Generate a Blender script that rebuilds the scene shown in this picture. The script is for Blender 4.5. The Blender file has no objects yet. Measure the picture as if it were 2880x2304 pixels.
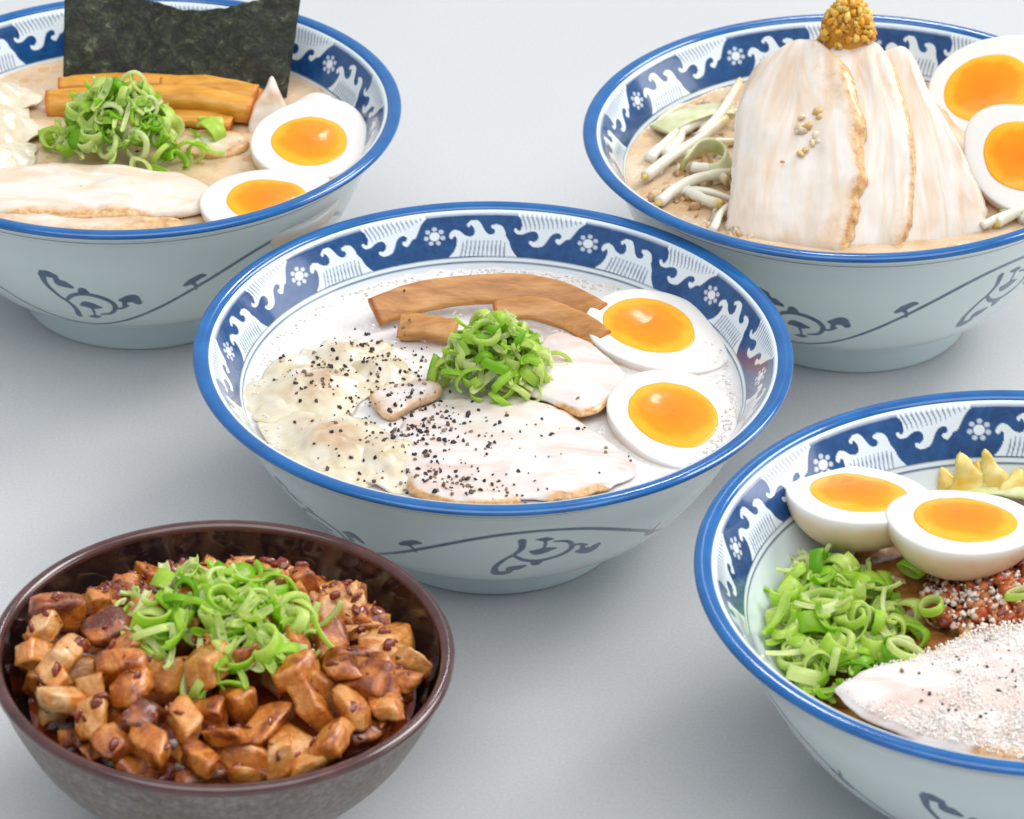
import bpy, bmesh, math, random
import numpy as np
from mathutils import Vector, Matrix, Euler
from mathutils.bvhtree import BVHTree

random.seed(7)
RNG = np.random.default_rng(7)
scene = bpy.context.scene
COL = scene.collection
R = math.radians
MM = 0.001

# ------------------------------------------------------------------ camera
cam_d = bpy.data.cameras.new("camera")
cam = bpy.data.objects.new("camera", cam_d)
COL.objects.link(cam)
cam_d.sensor_width = 36.0
cam_d.lens = 8538.8 / 2880 * 36.0
cam.matrix_world = (Matrix.Translation((0, 0, 0.62497))
                    @ Euler((R(90 - 32.4184), 0, 0)).to_matrix().to_4x4()
                    @ Matrix.Rotation(R(0.8373), 4, 'Z'))
cam_d.clip_start = 0.01
cam_d.clip_end = 60
cam_d.dof.use_dof = True
cam_d.dof.focus_distance = 1.07
cam_d.dof.aperture_fstop = 24
scene.camera = cam

# ------------------------------------------------------------------ light
world = bpy.data.worlds.new("World")
scene.world = world
world.use_nodes = True
bg = world.node_tree.nodes["Background"]
bg.inputs[0].default_value = (0.86, 0.93, 1.0, 1)
bg.inputs[1].default_value = 0.55


def area(name, loc, target, size, size_y, energy, color=(1, 1, 1)):
    d = bpy.data.lights.new(name, 'AREA')
    d.shape = 'RECTANGLE'
    d.size, d.size_y, d.energy, d.color = size, size_y, energy, color
    o = bpy.data.objects.new(name, d)
    COL.objects.link(o)
    o.location = loc
    o.rotation_euler = (Vector(target) - Vector(loc)).to_track_quat('-Z', 'Y').to_euler()
    return o


area("key_window", (3.5, 3.3, 4.1), (0, 0.95, 0.03), 2.6, 2.6, 232, (1.0, 0.985, 0.965))
area("side_window", (2.9, 1.2, 0.7), (0, 0.95, 0.03), 1.8, 1.1, 20, (1.0, 0.99, 0.98))
area("high_fill", (0.1, -0.1, 3.0), (0, 0.95, 0.03), 3.4, 3.0, 76, (1.0, 0.99, 0.98))  # added fill above the camera, brightens the bowl fronts and near table
lamp = area("small_lamp", (0.25, 3.3, 1.95), (0, 0.95, 0.03), 0.17, 0.17, 3.0, (1.0, 0.99, 0.97))
lamp.data.shape = 'DISK'

scene.view_settings.view_transform = 'Standard'
scene.view_settings.look = 'None'
scene.view_settings.exposure = -0.02
scene.view_settings.gamma = 1.0

# ------------------------------------------------------------------ helpers


def vnoise(p, seed=0):
    """vectorised value noise in -1..1, p (n,3)"""
    p = np.asarray(p, float)
    i = np.floor(p).astype(np.int64)
    f = p - i
    f = f * f * (3 - 2 * f)
    out = np.zeros(len(p))
    for dx in (0, 1):
        for dy in (0, 1):
            for dz in (0, 1):
                n = ((i[:, 0] + dx) * 374761393 + (i[:, 1] + dy) * 668265263 + (i[:, 2] + dz) * 2147483647 + seed * 974711)
                n = (n ^ (n >> 13)) * 1274126177
                n = (n ^ (n >> 16)) & 0xffff
                w = (f[:, 0] if dx else 1 - f[:, 0]) * (f[:, 1] if dy else 1 - f[:, 1]) * (f[:, 2] if dz else 1 - f[:, 2])
                out += w * (n / 32767.5 - 1)
    return out


def fbm(p, seed=0, octs=3):
    p = np.asarray(p, float)
    return sum(vnoise(p * 2 ** k, seed + k) * 0.5 ** k for k in range(octs))


def mesh(name, V, F, mat, smooth=True, col=None, attrs=None):
    """V in mm; F list of index tuples"""
    me = bpy.data.meshes.new(name)
    V = np.asarray(V, float) * MM
    me.from_pydata(V.tolist(), [], F if isinstance(F, list) else F.tolist())
    if isinstance(F, list) and len(F) < 20000:
        bm = bmesh.new()
        bm.from_mesh(me)
        bmesh.ops.recalc_face_normals(bm, faces=bm.faces)
        bm.to_mesh(me)
        bm.free()
    me.polygons.foreach_set('use_smooth', [smooth] * len(me.polygons))
    if col is not None:
        a = me.color_attributes.new("col", 'FLOAT_COLOR', 'POINT')
        c = np.ones((len(V), 4), np.float32)
        c[:, :3] = col
        a.data.foreach_set('color', c.ravel())
    for k, v in (attrs or {}).items():
        a = me.attributes.new(k, 'FLOAT', 'POINT')
        a.data.foreach_set('value', np.asarray(v, np.float32))
    if mat:
        me.materials.append(mat)
    me.update()
    return me


def obj(name, me, parent=None):
    o = bpy.data.objects.new(name, me)
    COL.objects.link(o)
    if parent:
        o.parent = parent
    return o


def tag(o, label=None, cat=None, group=None, kind=None):
    for k, v in (('label', label), ('category', cat), ('group', group), ('kind', kind)):
        if v:
            o[k] = v
    return o


def empty(name, loc, label, cat, group=None):
    o = bpy.data.objects.new(name, None)
    o.empty_display_size = 0.01
    COL.objects.link(o)
    o.location = loc
    return tag(o, label, cat, group)


def grid_faces(nu, nv, wrap_u=False, off=0):
    F = []
    for i in range(nu if wrap_u else nu - 1):
        a = i * nv
        b = ((i + 1) % nu) * nv
        for j in range(nv - 1):
            F.append((off + a + j, off + b + j, off + b + j + 1, off + a + j + 1))
    return F


def grid_faces_np(nu, nv):
    i, j = np.meshgrid(np.arange(nu - 1), np.arange(nv - 1), indexing='ij')
    a = (i * nv + j).ravel()
    return np.stack([a, a + nv, a + nv + 1, a + 1], 1)


def catmull(P, n, closed=False):
    P = np.asarray(P, float)
    m = len(P)
    if closed:
        Q = np.vstack([P[-1:], P, P[:2]])
        segs = m
    else:
        Q = np.vstack([2 * P[0] - P[1], P, 2 * P[-1] - P[-2]])
        segs = m - 1
    t = np.linspace(0, segs, n, endpoint=not closed)
    k = np.minimum(t.astype(int), segs - 1)
    f = (t - k)[:, None]
    a, b, c, d = Q[k], Q[k + 1], Q[k + 2], Q[k + 3]
    return 0.5 * (2 * b + (c - a) * f + (2 * a - 5 * b + 4 * c - d) * f ** 2 + (3 * b - a - 3 * c + d) * f ** 3)


# ------------------------------------------------------------------ materials
def pbsdf(name, color=(0.8, 0.8, 0.8), rough=0.5, **kw):
    m = bpy.data.materials.new(name)
    m.use_nodes = True
    b = m.node_tree.nodes['Principled BSDF']
    b.inputs['Base Color'].default_value = (*color, 1)
    b.inputs['Roughness'].default_value = rough
    for k, v in kw.items():
        key = k.replace('_', ' ')
        b.inputs[key].default_value = v
    return m


def N(m, t, **kw):
    n = m.node_tree.nodes.new(t)
    for k, v in kw.items():
        setattr(n, k, v)
    return n


def LK(m, a, b):
    m.node_tree.links.new(a, b)


def P_(m):
    return m.node_tree.nodes['Principled BSDF']


def coords(m, kind='Object', scale=1.0, rnd=False):
    t = N(m, 'ShaderNodeTexCoord')
    mp = N(m, 'ShaderNodeMapping')
    s = scale if isinstance(scale, (tuple, list)) else (scale,) * 3
    mp.inputs['Scale'].default_value = s
    LK(m, t.outputs[kind], mp.inputs['Vector'])
    if rnd:
        oi = N(m, 'ShaderNodeObjectInfo')
        mu = N(m, 'ShaderNodeMath', operation='MULTIPLY')
        mu.inputs[1].default_value = 37.0
        LK(m, oi.outputs['Random'], mu.inputs[0])
        LK(m, mu.outputs[0], mp.inputs['Location'])
    return mp.outputs['Vector']


def noise_n(m, vec, scale, detail=4, rough=0.55, dist=0.0):
    n = N(m, 'ShaderNodeTexNoise')
    n.inputs['Scale'].default_value = scale
    n.inputs['Detail'].default_value = detail
    n.inputs['Roughness'].default_value = rough
    n.inputs['Distortion'].default_value = dist
    LK(m, vec, n.inputs['Vector'])
    return n.outputs['Fac']


def ramp(m, fac, stops):
    r = N(m, 'ShaderNodeValToRGB')
    el = r.color_ramp.elements
    while len(el) < len(stops):
        el.new(0.5)
    for e, (p, c) in zip(el, stops):
        e.position = p
        e.color = (*c, 1) if len(c) == 3 else c
    LK(m, fac, r.inputs['Fac'])
    return r.outputs['Color']


def mixc(m, fac, a, b, mode='MIX'):
    n = N(m, 'ShaderNodeMix', data_type='RGBA', blend_type=mode)
    for sock, v in ((n.inputs['Factor'], fac), (n.inputs['A'] if False else n.inputs[6], a), (n.inputs[7], b)):
        if hasattr(v, 'is_output'):
            LK(m, v, sock)
        elif isinstance(v, (int, float)):
            sock.default_value = v
        else:
            sock.default_value = (*v, 1)
    return n.outputs[2]


def bump(m, h, strength=0.3, dist=0.001):
    b = N(m, 'ShaderNodeBump')
    b.inputs['Strength'].default_value = strength
    b.inputs['Distance'].default_value = dist
    LK(m, h, b.inputs['Height'])
    LK(m, b.outputs['Normal'], P_(m).inputs['Normal'])
    return b


def attr(m, name):
    a = N(m, 'ShaderNodeAttribute')
    a.attribute_name = name
    return a


def sss(m, w, radius, scale=0.004):
    b = P_(m)
    b.inputs['Subsurface Weight'].default_value = w
    b.inputs['Subsurface Radius'].default_value = radius
    b.inputs['Subsurface Scale'].default_value = scale


M = {}
# table: pale matte laminate with a very fine speckle
m = M['table'] = pbsdf('table_laminate', (0.6, 0.6, 0.61), 0.7)
P_(m).inputs['Specular IOR Level'].default_value = 0.3
v = coords(m, 'Object', 1.0)
f1 = noise_n(m, v, 900, 3)
f2 = noise_n(m, v, 4, 3)
c = ramp(m, f1, [(0.3, (0.53, 0.535, 0.547)), (0.7, (0.60, 0.604, 0.614))])
c2 = ramp(m, f2, [(0.3, (0.95, 0.95, 0.95)), (0.7, (1, 1, 1))])
LK(m, mixc(m, 1.0, c, c2, 'MULTIPLY'), P_(m).inputs['Base Color'])
bump(m, f1, 0.12, 0.0004)

# glazed porcelain with hand-printed decoration held in the point colours
m = M['porcelain'] = pbsdf('painted_porcelain', (0.7, 0.78, 0.82), 0.16, Coat_Weight=0.5, Coat_Roughness=0.06)
a = attr(m, 'col')
v = coords(m, 'Object', 1.0)
w = noise_n(m, v, 190, 4, 0.6, 0.6)
wash = ramp(m, w, [(0.28, (0.55, 0.62, 0.70)), (0.72, (1.9, 1.55, 1.30))])
s = N(m, 'ShaderNodeSeparateColor')
LK(m, a.outputs['Color'], s.inputs[0])
inv = ramp(m, s.outputs['Red'], [(0.0, (1, 1, 1)), (0.45, (0, 0, 0))])
LK(m, mixc(m, inv, a.outputs['Color'], mixc(m, 1.0, a.outputs['Color'], wash, 'MULTIPLY')), P_(m).inputs['Base Color'])
m = M['rim_blue'] = pbsdf('cobalt_rim_glaze', (0.004, 0.115, 0.40), 0.14, Coat_Weight=0.6, Coat_Roughness=0.05)
v = coords(m, 'Object', 1.0)
LK(m, ramp(m, noise_n(m, v, 70, 3), [(0.3, (0.001, 0.085, 0.30)), (0.7, (0.002, 0.13, 0.40))]), P_(m).inputs['Base Color'])
m = M['foot'] = pbsdf('foot_porcelain', (0.57, 0.67, 0.69), 0.2, Coat_Weight=0.4, Coat_Roughness=0.1)

# dark brown glaze
m = M['dark_glaze'] = pbsdf('dark_brown_glaze', (0.02, 0.012, 0.01), 0.1, Coat_Weight=0.8, Coat_Roughness=0.04)
v = coords(m, 'Object', 1.0)
LK(m, ramp(m, noise_n(m, v, 60, 4), [(0.3, (0.008, 0.006, 0.007)), (0.7, (0.022, 0.012, 0.010))]), P_(m).inputs['Base Color'])
m = M['brown_rim'] = pbsdf('red_brown_rim_glaze', (0.075, 0.024, 0.022), 0.2, Coat_Weight=0.6, Coat_Roughness=0.1)
v = coords(m, 'Object', 1.0)
LK(m, ramp(m, noise_n(m, v, 120, 4), [(0.3, (0.05, 0.016, 0.016)), (0.7, (0.10, 0.036, 0.032))]), P_(m).inputs['Base Color'])
m = M['stoneware'] = pbsdf('mottled_grey_stoneware', (0.16, 0.14, 0.12), 0.38)
v = coords(m, 'Object', 1.0)
n1 = noise_n(m, v, 420, 5, 0.7)
n2 = noise_n(m, v, 45, 3)
c = ramp(m, n1, [(0.3, (0.075, 0.066, 0.058)), (0.5, (0.15, 0.135, 0.12)), (0.72, (0.27, 0.25, 0.22))])
c2 = ramp(m, n2, [(0.3, (0.85, 0.75, 0.65)), (0.7, (1.1, 1.1, 1.15))])
LK(m, mixc(m, 1.0, c, c2, 'MULTIPLY'), P_(m).inputs['Base Color'])
bump(m, n1, 0.25, 0.0005)

# eggs
m = M['egg_white'] = pbsdf('boiled_egg_white', (0.86, 0.82, 0.75), 0.3)
a = attr(m, 'skin')
v = coords(m, 'Object', 1.0, True)
LK(m, mixc(m, ramp(m, a.outputs['Fac'], [(0.15, (0, 0, 0)), (0.9, (1, 1, 1))]), (0.79, 0.76, 0.72),
           ramp(m, noise_n(m, v, 60, 3), [(0.35, (0.80, 0.54, 0.32)), (0.7, (0.84, 0.66, 0.47))])), P_(m).inputs['Base Color'])
sss(m, 0.35, (1.0, 0.7, 0.5), 0.003)
bump(m, noise_n(m, v, 500, 2), 0.05, 0.0005)
m = M['yolk'] = pbsdf('soft_egg_yolk', (1, 0.3, 0.0), 0.35, Coat_Weight=0.3, Coat_Roughness=0.12)
P_(m).inputs['Specular IOR Level'].default_value = 0.2
a = attr(m, 'skin')
v = coords(m, 'Object', 1.0, True)
mx = N(m, 'ShaderNodeMath', operation='ADD')
LK(m, a.outputs['Fac'], mx.inputs[0])
nn = ramp(m, noise_n(m, v, 90, 4), [(0.3, (0, 0, 0)), (0.8, (0.30, 0.30, 0.30))])
LK(m, nn, mx.inputs[1])
LK(m, ramp(m, mx.outputs[0], [(0.30, (0.95, 0.225, 0.001)), (0.80, (0.96, 0.285, 0.002)), (1.0, (0.96, 0.43, 0.018)), ]), P_(m).inputs['Base Color'])
bump(m, noise_n(m, v, 150, 4), 0.22, 0.0012)


def soup_mat(name, c0, c1, c2, froth=0.0, rough=0.22):
    m = M[name] = pbsdf(name, c1, rough)
    v = coords(m, 'Object', 1.0)
    a = noise_n(m, v, 45, 5, 0.6, 0.8)
    c = ramp(m, a, [(0.3, c0), (0.5, c1), (0.7, c2)])
    vo = N(m, 'ShaderNodeTexVoronoi')
    vo.inputs['Scale'].default_value = 520
    LK(m, v, vo.inputs['Vector'])
    bub = ramp(m, vo.outputs['Distance'], [(0.06, (0.80, 0.77, 0.74)), (0.30, (1, 1, 1))])
    full = mixc(m, froth, c, mixc(m, 1.0, c, bub, 'MULTIPLY'))
    if 'white' not in name:
        oil = N(m, 'ShaderNodeTexVoronoi')
        oil.inputs['Scale'].default_value = 150
        LK(m, v, oil.inputs['Vector'])
        ring = ramp(m, oil.outputs['Distance'], [(0.0, (0.55, 0.55, 0.55)), (0.26, (0.5, 0.5, 0.5)), (0.31, (0.9, 0.9, 0.9)), (0.36, (0, 0, 0))])
        sep = N(m, 'ShaderNodeSeparateColor')
        LK(m, oil.outputs['Color'], sep.inputs[0])
        some = ramp(m, sep.outputs[0], [(0.55, (0, 0, 0)), (0.60, (1, 1, 1))])
        full = mixc(m, mixc(m, 1.0, ring, some, 'MULTIPLY'), full, (0.62, 0.33, 0.10))
    LK(m, full, P_(m).inputs['Base Color'])
    sss(m, 0.2, (1.0, 0.8, 0.6), 0.003)
    bump(m, vo.outputs['Distance'], 0.12 + 0.3 * froth, 0.0006)
    return m


soup_mat('white_broth', (0.70, 0.66, 0.63), (0.745, 0.715, 0.70), (0.78, 0.76, 0.755), 0.35, 0.2)
soup_mat('tonkotsu_broth', (0.60, 0.40, 0.22), (0.69, 0.50, 0.32), (0.74, 0.58, 0.42), 0.25, 0.2)
soup_mat('beige_broth', (0.56, 0.38, 0.20), (0.66, 0.49, 0.31), (0.72, 0.57, 0.41), 0.35, 0.2)

# pork slices: pale fat and lean layers, browned rind where 'rind' is 1
m = M['pork'] = pbsdf('braised_pork', (0.75, 0.62, 0.52), 0.3, Coat_Weight=0.25, Coat_Roughness=0.18)
v = coords(m, 'Object', (1, 1, 1), True)
cb = N(m, 'ShaderNodeCombineXYZ')
oi = N(m, 'ShaderNodeObjectInfo')
LK(m, attr(m, 'lx').outputs['Fac'], cb.inputs[0])
LK(m, attr(m, 'ly').outputs['Fac'], cb.inputs[1])
mr = N(m, 'ShaderNodeMath', operation='MULTIPLY')
mr.inputs[1].default_value = 50
LK(m, oi.outputs['Random'], mr.inputs[0])
LK(m, mr.outputs[0], cb.inputs[2])
mpv = N(m, 'ShaderNodeMapping')
mpv.inputs['Scale'].default_value = (0.070, 0.022, 1)
LK(m, cb.outputs[0], mpv.inputs['Vector'])
st = noise_n(m, mpv.outputs[0], 1.0, 3, 0.5, 1.6)
mpf = N(m, 'ShaderNodeMapping')
mpf.inputs['Scale'].default_value = (0.30, 0.11, 1)
LK(m, cb.outputs[0], mpf.inputs['Vector'])
fib = noise_n(m, mpf.outputs[0], 1.0, 3, 0.6, 0.3)
c = ramp(m, st, [(0.30, (0.74, 0.54, 0.37)), (0.42, (0.77, 0.63, 0.50)), (0.52, (0.79, 0.71, 0.62)), (0.66, (0.80, 0.755, 0.71)), (0.80, (0.77, 0.66, 0.55))])
c = mixc(m, 1.0, c, ramp(m, fib, [(0.30, (0.95, 0.92, 0.89)), (0.65, (1, 1, 1))]), 'MULTIPLY')
a = attr(m, 'rind')
mm_ = N(m, 'ShaderNodeMath', operation='MULTIPLY_ADD')
LK(m, noise_n(m, v, 190, 4, 0.65), mm_.inputs[0])
mm_.inputs[1].default_value = 0.55
LK(m, a.outputs['Fac'], mm_.inputs[2])
rf = ramp(m, mm_.outputs[0], [(0.50, (0, 0, 0)), (0.98, (1, 1, 1))])
rc = ramp(m, noise_n(m, v, 330, 4, 0.7), [(0.30, (0.40, 0.18, 0.06)), (0.5, (0.68, 0.40, 0.17)), (0.7, (0.80, 0.58, 0.33))])
LK(m, mixc(m, rf, c, rc), P_(m).inputs['Base Color'])
sss(m, 0.35, (1.0, 0.65, 0.45), 0.004)
bump(m, fib, 0.12, 0.0006)

m2_ = M['pork'].copy()
m2_.name = 'pale_pink_pork'
for n_ in m2_.node_tree.nodes:
    if n_.type == 'VALTORGB' and len(n_.color_ramp.elements) == 5:
        for e_, c_ in zip(n_.color_ramp.elements, ((0.70, 0.52, 0.46, 1), (0.74, 0.62, 0.57, 1), (0.76, 0.69, 0.665, 1), (0.78, 0.735, 0.72, 1), (0.74, 0.64, 0.60, 1))):
            e_.color = c_
M['pork_pink'] = m2_

# bamboo shoot
m = M['menma'] = pbsdf('simmered_bamboo', (0.5, 0.26, 0.09), 0.38)
v = coords(m, 'UV' if False else 'Object', 1.0, True)
mpv = N(m, 'ShaderNodeMapping')
mpv.inputs['Scale'].default_value = (45, 260, 260)
LK(m, v, mpv.inputs['Vector'])
st = noise_n(m, mpv.outputs[0], 1.0, 4, 0.65, 0.4)
c = ramp(m, st, [(0.3, (0.34, 0.13, 0.03)), (0.5, (0.52, 0.235, 0.068)), (0.72, (0.64, 0.35, 0.13))])
a = attr(m, 'skin')
LK(m, mixc(m, 1.0, c, ramp(m, a.outputs['Fac'], [(0, (1, 1, 1)), (1, (0.92, 0.60, 0.28))]), 'MULTIPLY'), P_(m).inputs['Base Color'])
sss(m, 0.1, (1, 0.5, 0.2), 0.002)
bump(m, st, 0.4, 0.0008)

m2_ = M['menma'].copy()
m2_.name = 'orange_bamboo'
for n_ in m2_.node_tree.nodes:
    if n_.type == 'VALTORGB' and len(n_.color_ramp.elements) == 3:
        for e_, c_ in zip(n_.color_ramp.elements, ((0.50, 0.20, 0.02, 1), (0.68, 0.31, 0.035, 1), (0.78, 0.42, 0.09, 1))):
            e_.color = c_
M['menma_orange'] = m2_

# scallions: tint attribute 0 dark leaf .. 1 white stem, plus a random per slice
m = M['scallion'] = pbsdf('scallion_green', (0.2, 0.45, 0.03), 0.32)
a = attr(m, 'tint')
oi = N(m, 'ShaderNodeObjectInfo')
ad = N(m, 'ShaderNodeMath', operation='MULTIPLY_ADD')
LK(m, oi.outputs['Random'], ad.inputs[0])
ad.inputs[1].default_value = 0.72
LK(m, a.outputs['Fac'], ad.inputs[2])
c = ramp(m, ad.outputs[0], [(0.0, (0.14, 0.42, 0.010)), (0.18, (0.30, 0.64, 0.02)), (0.45, (0.54, 0.80, 0.08)), (0.68, (0.72, 0.87, 0.22)), (0.98, (0.86, 0.92, 0.50))])
v = coords(m, 'Object', 1.0, True)
fine = noise_n(m, v, 500, 3)
LK(m, mixc(m, 1.0, c, ramp(m, fine, [(0.3, (0.82, 0.84, 0.8)), (0.7, (1.1, 1.08, 1.1))]), 'MULTIPLY'), P_(m).inputs['Base Color'])
tr = N(m, 'ShaderNodeBsdfTranslucent')
LK(m, c, tr.inputs['Color'])
mxs = N(m, 'ShaderNodeMixShader')
mxs.inputs[0].default_value = 0.5
LK(m, P_(m).outputs[0], mxs.inputs[1])
LK(m, tr.outputs[0], mxs.inputs[2])
LK(m, mxs.outputs[0], m.node_tree.nodes['Material Output'].inputs['Surface'])

# nori
m = M['nori'] = pbsdf('roasted_nori', (0.02, 0.025, 0.015), 0.45)
v = coords(m, 'Object', 1.0)
n1 = noise_n(m, v, 210, 6, 0.74, 0.6)
n2 = noise_n(m, v, 90, 3, 0.6)
c = ramp(m, n1, [(0.36, (0.003, 0.005, 0.003)), (0.50, (0.016, 0.022, 0.009)), (0.60, (0.05, 0.062, 0.027)), (0.70, (0.19, 0.20, 0.14))])
c = mixc(m, ramp(m, n2, [(0.5, (0, 0, 0)), (0.75, (0.6, 0.6, 0.6))]), c, (0.03, 0.02, 0.018))
LK(m, c, P_(m).inputs['Base Color'])
bump(m, n1, 0.8, 0.0012)

# wonton
m = M['wonton'] = pbsdf('boiled_wonton_skin', (0.82, 0.77, 0.66), 0.25, Coat_Weight=0.2, Coat_Roughness=0.15)
a = attr(m, 'fill')
v = coords(m, 'Object', 1.0, True)
n1 = noise_n(m, v, 120, 4, 0.6, 0.5)
skin = ramp(m, n1, [(0.3, (0.66, 0.54, 0.34)), (0.65, (0.77, 0.70, 0.57))])
meat = ramp(m, n1, [(0.3, (0.44, 0.27, 0.15)), (0.7, (0.66, 0.48, 0.33))])
LK(m, mixc(m, a.outputs['Fac'], skin, meat), P_(m).inputs['Base Color'])
sss(m, 0.3, (1, 0.8, 0.6), 0.003)
bump(m, n1, 0.08, 0.001)

m = M['pepper'] = pbsdf('cracked_black_pepper', (0.03, 0.02, 0.018), 0.6)
a = attr(m, 'col')
LK(m, a.outputs['Color'], P_(m).inputs['Base Color'])
m = M['garlic'] = pbsdf('fried_garlic_paste', (0.7, 0.33, 0.03), 0.32)
a = attr(m, 'col')
LK(m, a.outputs['Color'], P_(m).inputs['Base Color'])
sss(m, 0.35, (1, 0.5, 0.15), 0.002)
m = M['crumb'] = pbsdf('crumbs', (0.5, 0.4, 0.3), 0.28)
a = attr(m, 'col')
v = coords(m, 'Object', 1.0)
LK(m, mixc(m, 1.0, a.outputs['Color'], ramp(m, noise_n(m, v, 700, 3), [(0.3, (0.8, 0.76, 0.72)), (0.7, (1.1, 1.1, 1.1))]), 'MULTIPLY'), P_(m).inputs['Base Color'])
sss(m, 0.15, (1, 0.6, 0.3), 0.0015)

# diced pork: tan flesh, sticky brown glaze
m = M['cube'] = pbsdf('glazed_diced_pork', (0.45, 0.2, 0.07), 0.2, Coat_Weight=0.5, Coat_Roughness=0.1)
v = coords(m, 'Object', 1.0, True)
n1 = noise_n(m, v, 105, 5, 0.62, 0.8)
n2 = noise_n(m, v, 420, 4, 0.7)
oi = N(m, 'ShaderNodeObjectInfo')
ad = N(m, 'ShaderNodeMath', operation='MULTIPLY_ADD')
LK(m, oi.outputs['Random'], ad.inputs[0])
ad.inputs[1].default_value = 0.36
LK(m, n1, ad.inputs[2])
c = ramp(m, ad.outputs[0], [(0.48, (0.13, 0.024, 0.005)), (0.58, (0.34, 0.08, 0.012)), (0.67, (0.54, 0.165, 0.018)), (0.80, (0.68, 0.29, 0.062)), (0.98, (0.78, 0.50, 0.25))])
c = mixc(m, 1.0, c, ramp(m, n2, [(0.3, (0.80, 0.75, 0.70)), (0.7, (1.12, 1.12, 1.12))]), 'MULTIPLY')
LK(m, c, P_(m).inputs['Base Color'])
sss(m, 0.15, (1, 0.4, 0.15), 0.002)
bump(m, n2, 0.6, 0.0012)
m = M['glaze'] = pbsdf('sticky_soy_glaze', (0.20, 0.030, 0.008), 0.07, Coat_Weight=0.6, Coat_Roughness=0.03)
P_(m).inputs['Subsurface Weight'].default_value = 0.2
P_(m).inputs['Subsurface Scale'].default_value = 0.002
m = M['rice'] = pbsdf('steamed_rice', (0.82, 0.80, 0.77), 0.35)
sss(m, 0.3, (1, 0.9, 0.8), 0.002)
m = M['sprout'] = pbsdf('bean_sprout_white', (0.82, 0.78, 0.66), 0.28)
a = attr(m, 'tint')
LK(m, ramp(m, a.outputs['Fac'], [(0.0, (0.82, 0.79, 0.69)), (0.85, (0.80, 0.74, 0.58)), (1.0, (0.74, 0.58, 0.26))]), P_(m).inputs['Base Color'])
sss(m, 0.35, (1, 0.9, 0.7), 0.003)
m = M['cabbage'] = pbsdf('boiled_cabbage', (0.66, 0.72, 0.36), 0.3)
v = coords(m, 'Object', 1.0, True)
LK(m, ramp(m, noise_n(m, v, 110, 3), [(0.3, (0.52, 0.55, 0.20)), (0.7, (0.78, 0.77, 0.56))]), P_(m).inputs['Base Color'])
sss(m, 0.3, (0.8, 1, 0.5), 0.003)
m = M['noodle'] = pbsdf('sauced_noodle', (0.62, 0.42, 0.2), 0.25)
sss(m, 0.2, (1, 0.7, 0.4), 0.002)
m = M['sauce'] = pbsdf('brown_sauce', (0.33, 0.13, 0.035), 0.12)
v = coords(m, 'Object', 1.0)
n1 = noise_n(m, v, 130, 5, 0.6, 0.5)
LK(m, ramp(m, n1, [(0.3, (0.12, 0.03, 0.008)), (0.55, (0.36, 0.15, 0.04)), (0.75, (0.55, 0.30, 0.12))]), P_(m).inputs['Base Color'])
bump(m, n1, 0.5, 0.002)
m = M['yellow_chip'] = pbsdf('yellow_pickle', (0.8, 0.55, 0.12), 0.3)
v = coords(m, 'Object', 1.0, True)
LK(m, ramp(m, noise_n(m, v, 120, 4), [(0.3, (0.72, 0.46, 0.04)), (0.55, (0.80, 0.66, 0.25)), (0.75, (0.85, 0.80, 0.55))]), P_(m).inputs['Base Color'])
sss(m, 0.3, (1, 0.8, 0.3), 0.003)

# ------------------------------------------------------------------ table
me = mesh('table', [(-3000, -1500, 0), (3000, -1500, 0), (3000, 4500, 0), (-3000, 4500, 0),
                    (-3000, -1500, -30), (3000, -1500, -30), (3000, 4500, -30), (-3000, 4500, -30)],
          [(0, 1, 2, 3), (7, 6, 5, 4), (0, 4, 5, 1), (1, 5, 6, 2), (2, 6, 7, 3), (3, 7, 4, 0)], M['table'], smooth=False)
tag(obj('table', me), 'pale grey matte tabletop under all the bowls', 'table', kind='structure')

# ------------------------------------------------------------------ bowls: places
H0 = 83.1
BOWL = dict(  # x, y (mm), tilt of the rim plane, height factor
    C=(-6.84, 911.40, 0, 0, 0.8844),
    U=(134.26, 1062.92, -0.03687, 0.00303, 1.0),
    B=(165.29, 767.27, -0.03588, 0.02068, 1.0),
    T=(-150.41, 1072.43, 0, 0, 1.0),
    D=(-89.36, 743.16, 0.03169, 0.02243, 1.0))
BH = dict(C=H0 * .8844, U=H0, B=H0, T=H0, D=65.0)


def warp(b, V):
    """bowl-local mm -> bowl-local mm with the slightly out-of-true rim"""
    V = np.asarray(V, float)
    _, _, tx, ty, _ = BOWL[b]
    x, y, z = V[..., 0], V[..., 1], V[..., 2]
    k = z / BH[b]
    return np.stack([x + tx * z, y + ty * z, z - k * (tx * x + ty * y)], -1)


def place(b, x, y, z):
    p = warp(b, np.array([x, y, z], float))
    return Vector(((BOWL[b][0] + p[0]) * MM, (BOWL[b][1] + p[1]) * MM, p[2] * MM))


def base(b):
    return Vector((BOWL[b][0] * MM, BOWL[b][1] * MM, 0))


# ------------------------------------------------------------------ printed decoration
def poly_mask(P, X, Y):
    P = np.asarray(P, float)
    inside = np.zeros(X.shape, bool)
    n = len(P)
    for i in range(n):
        x1, y1 = P[i]
        x2, y2 = P[(i + 1) % n]
        if y1 == y2:
            continue
        c = ((y1 > Y) != (y2 > Y)) & (X < (x2 - x1) * (Y - y1) / (y2 - y1) + x1)
        inside ^= c
    return inside


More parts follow.
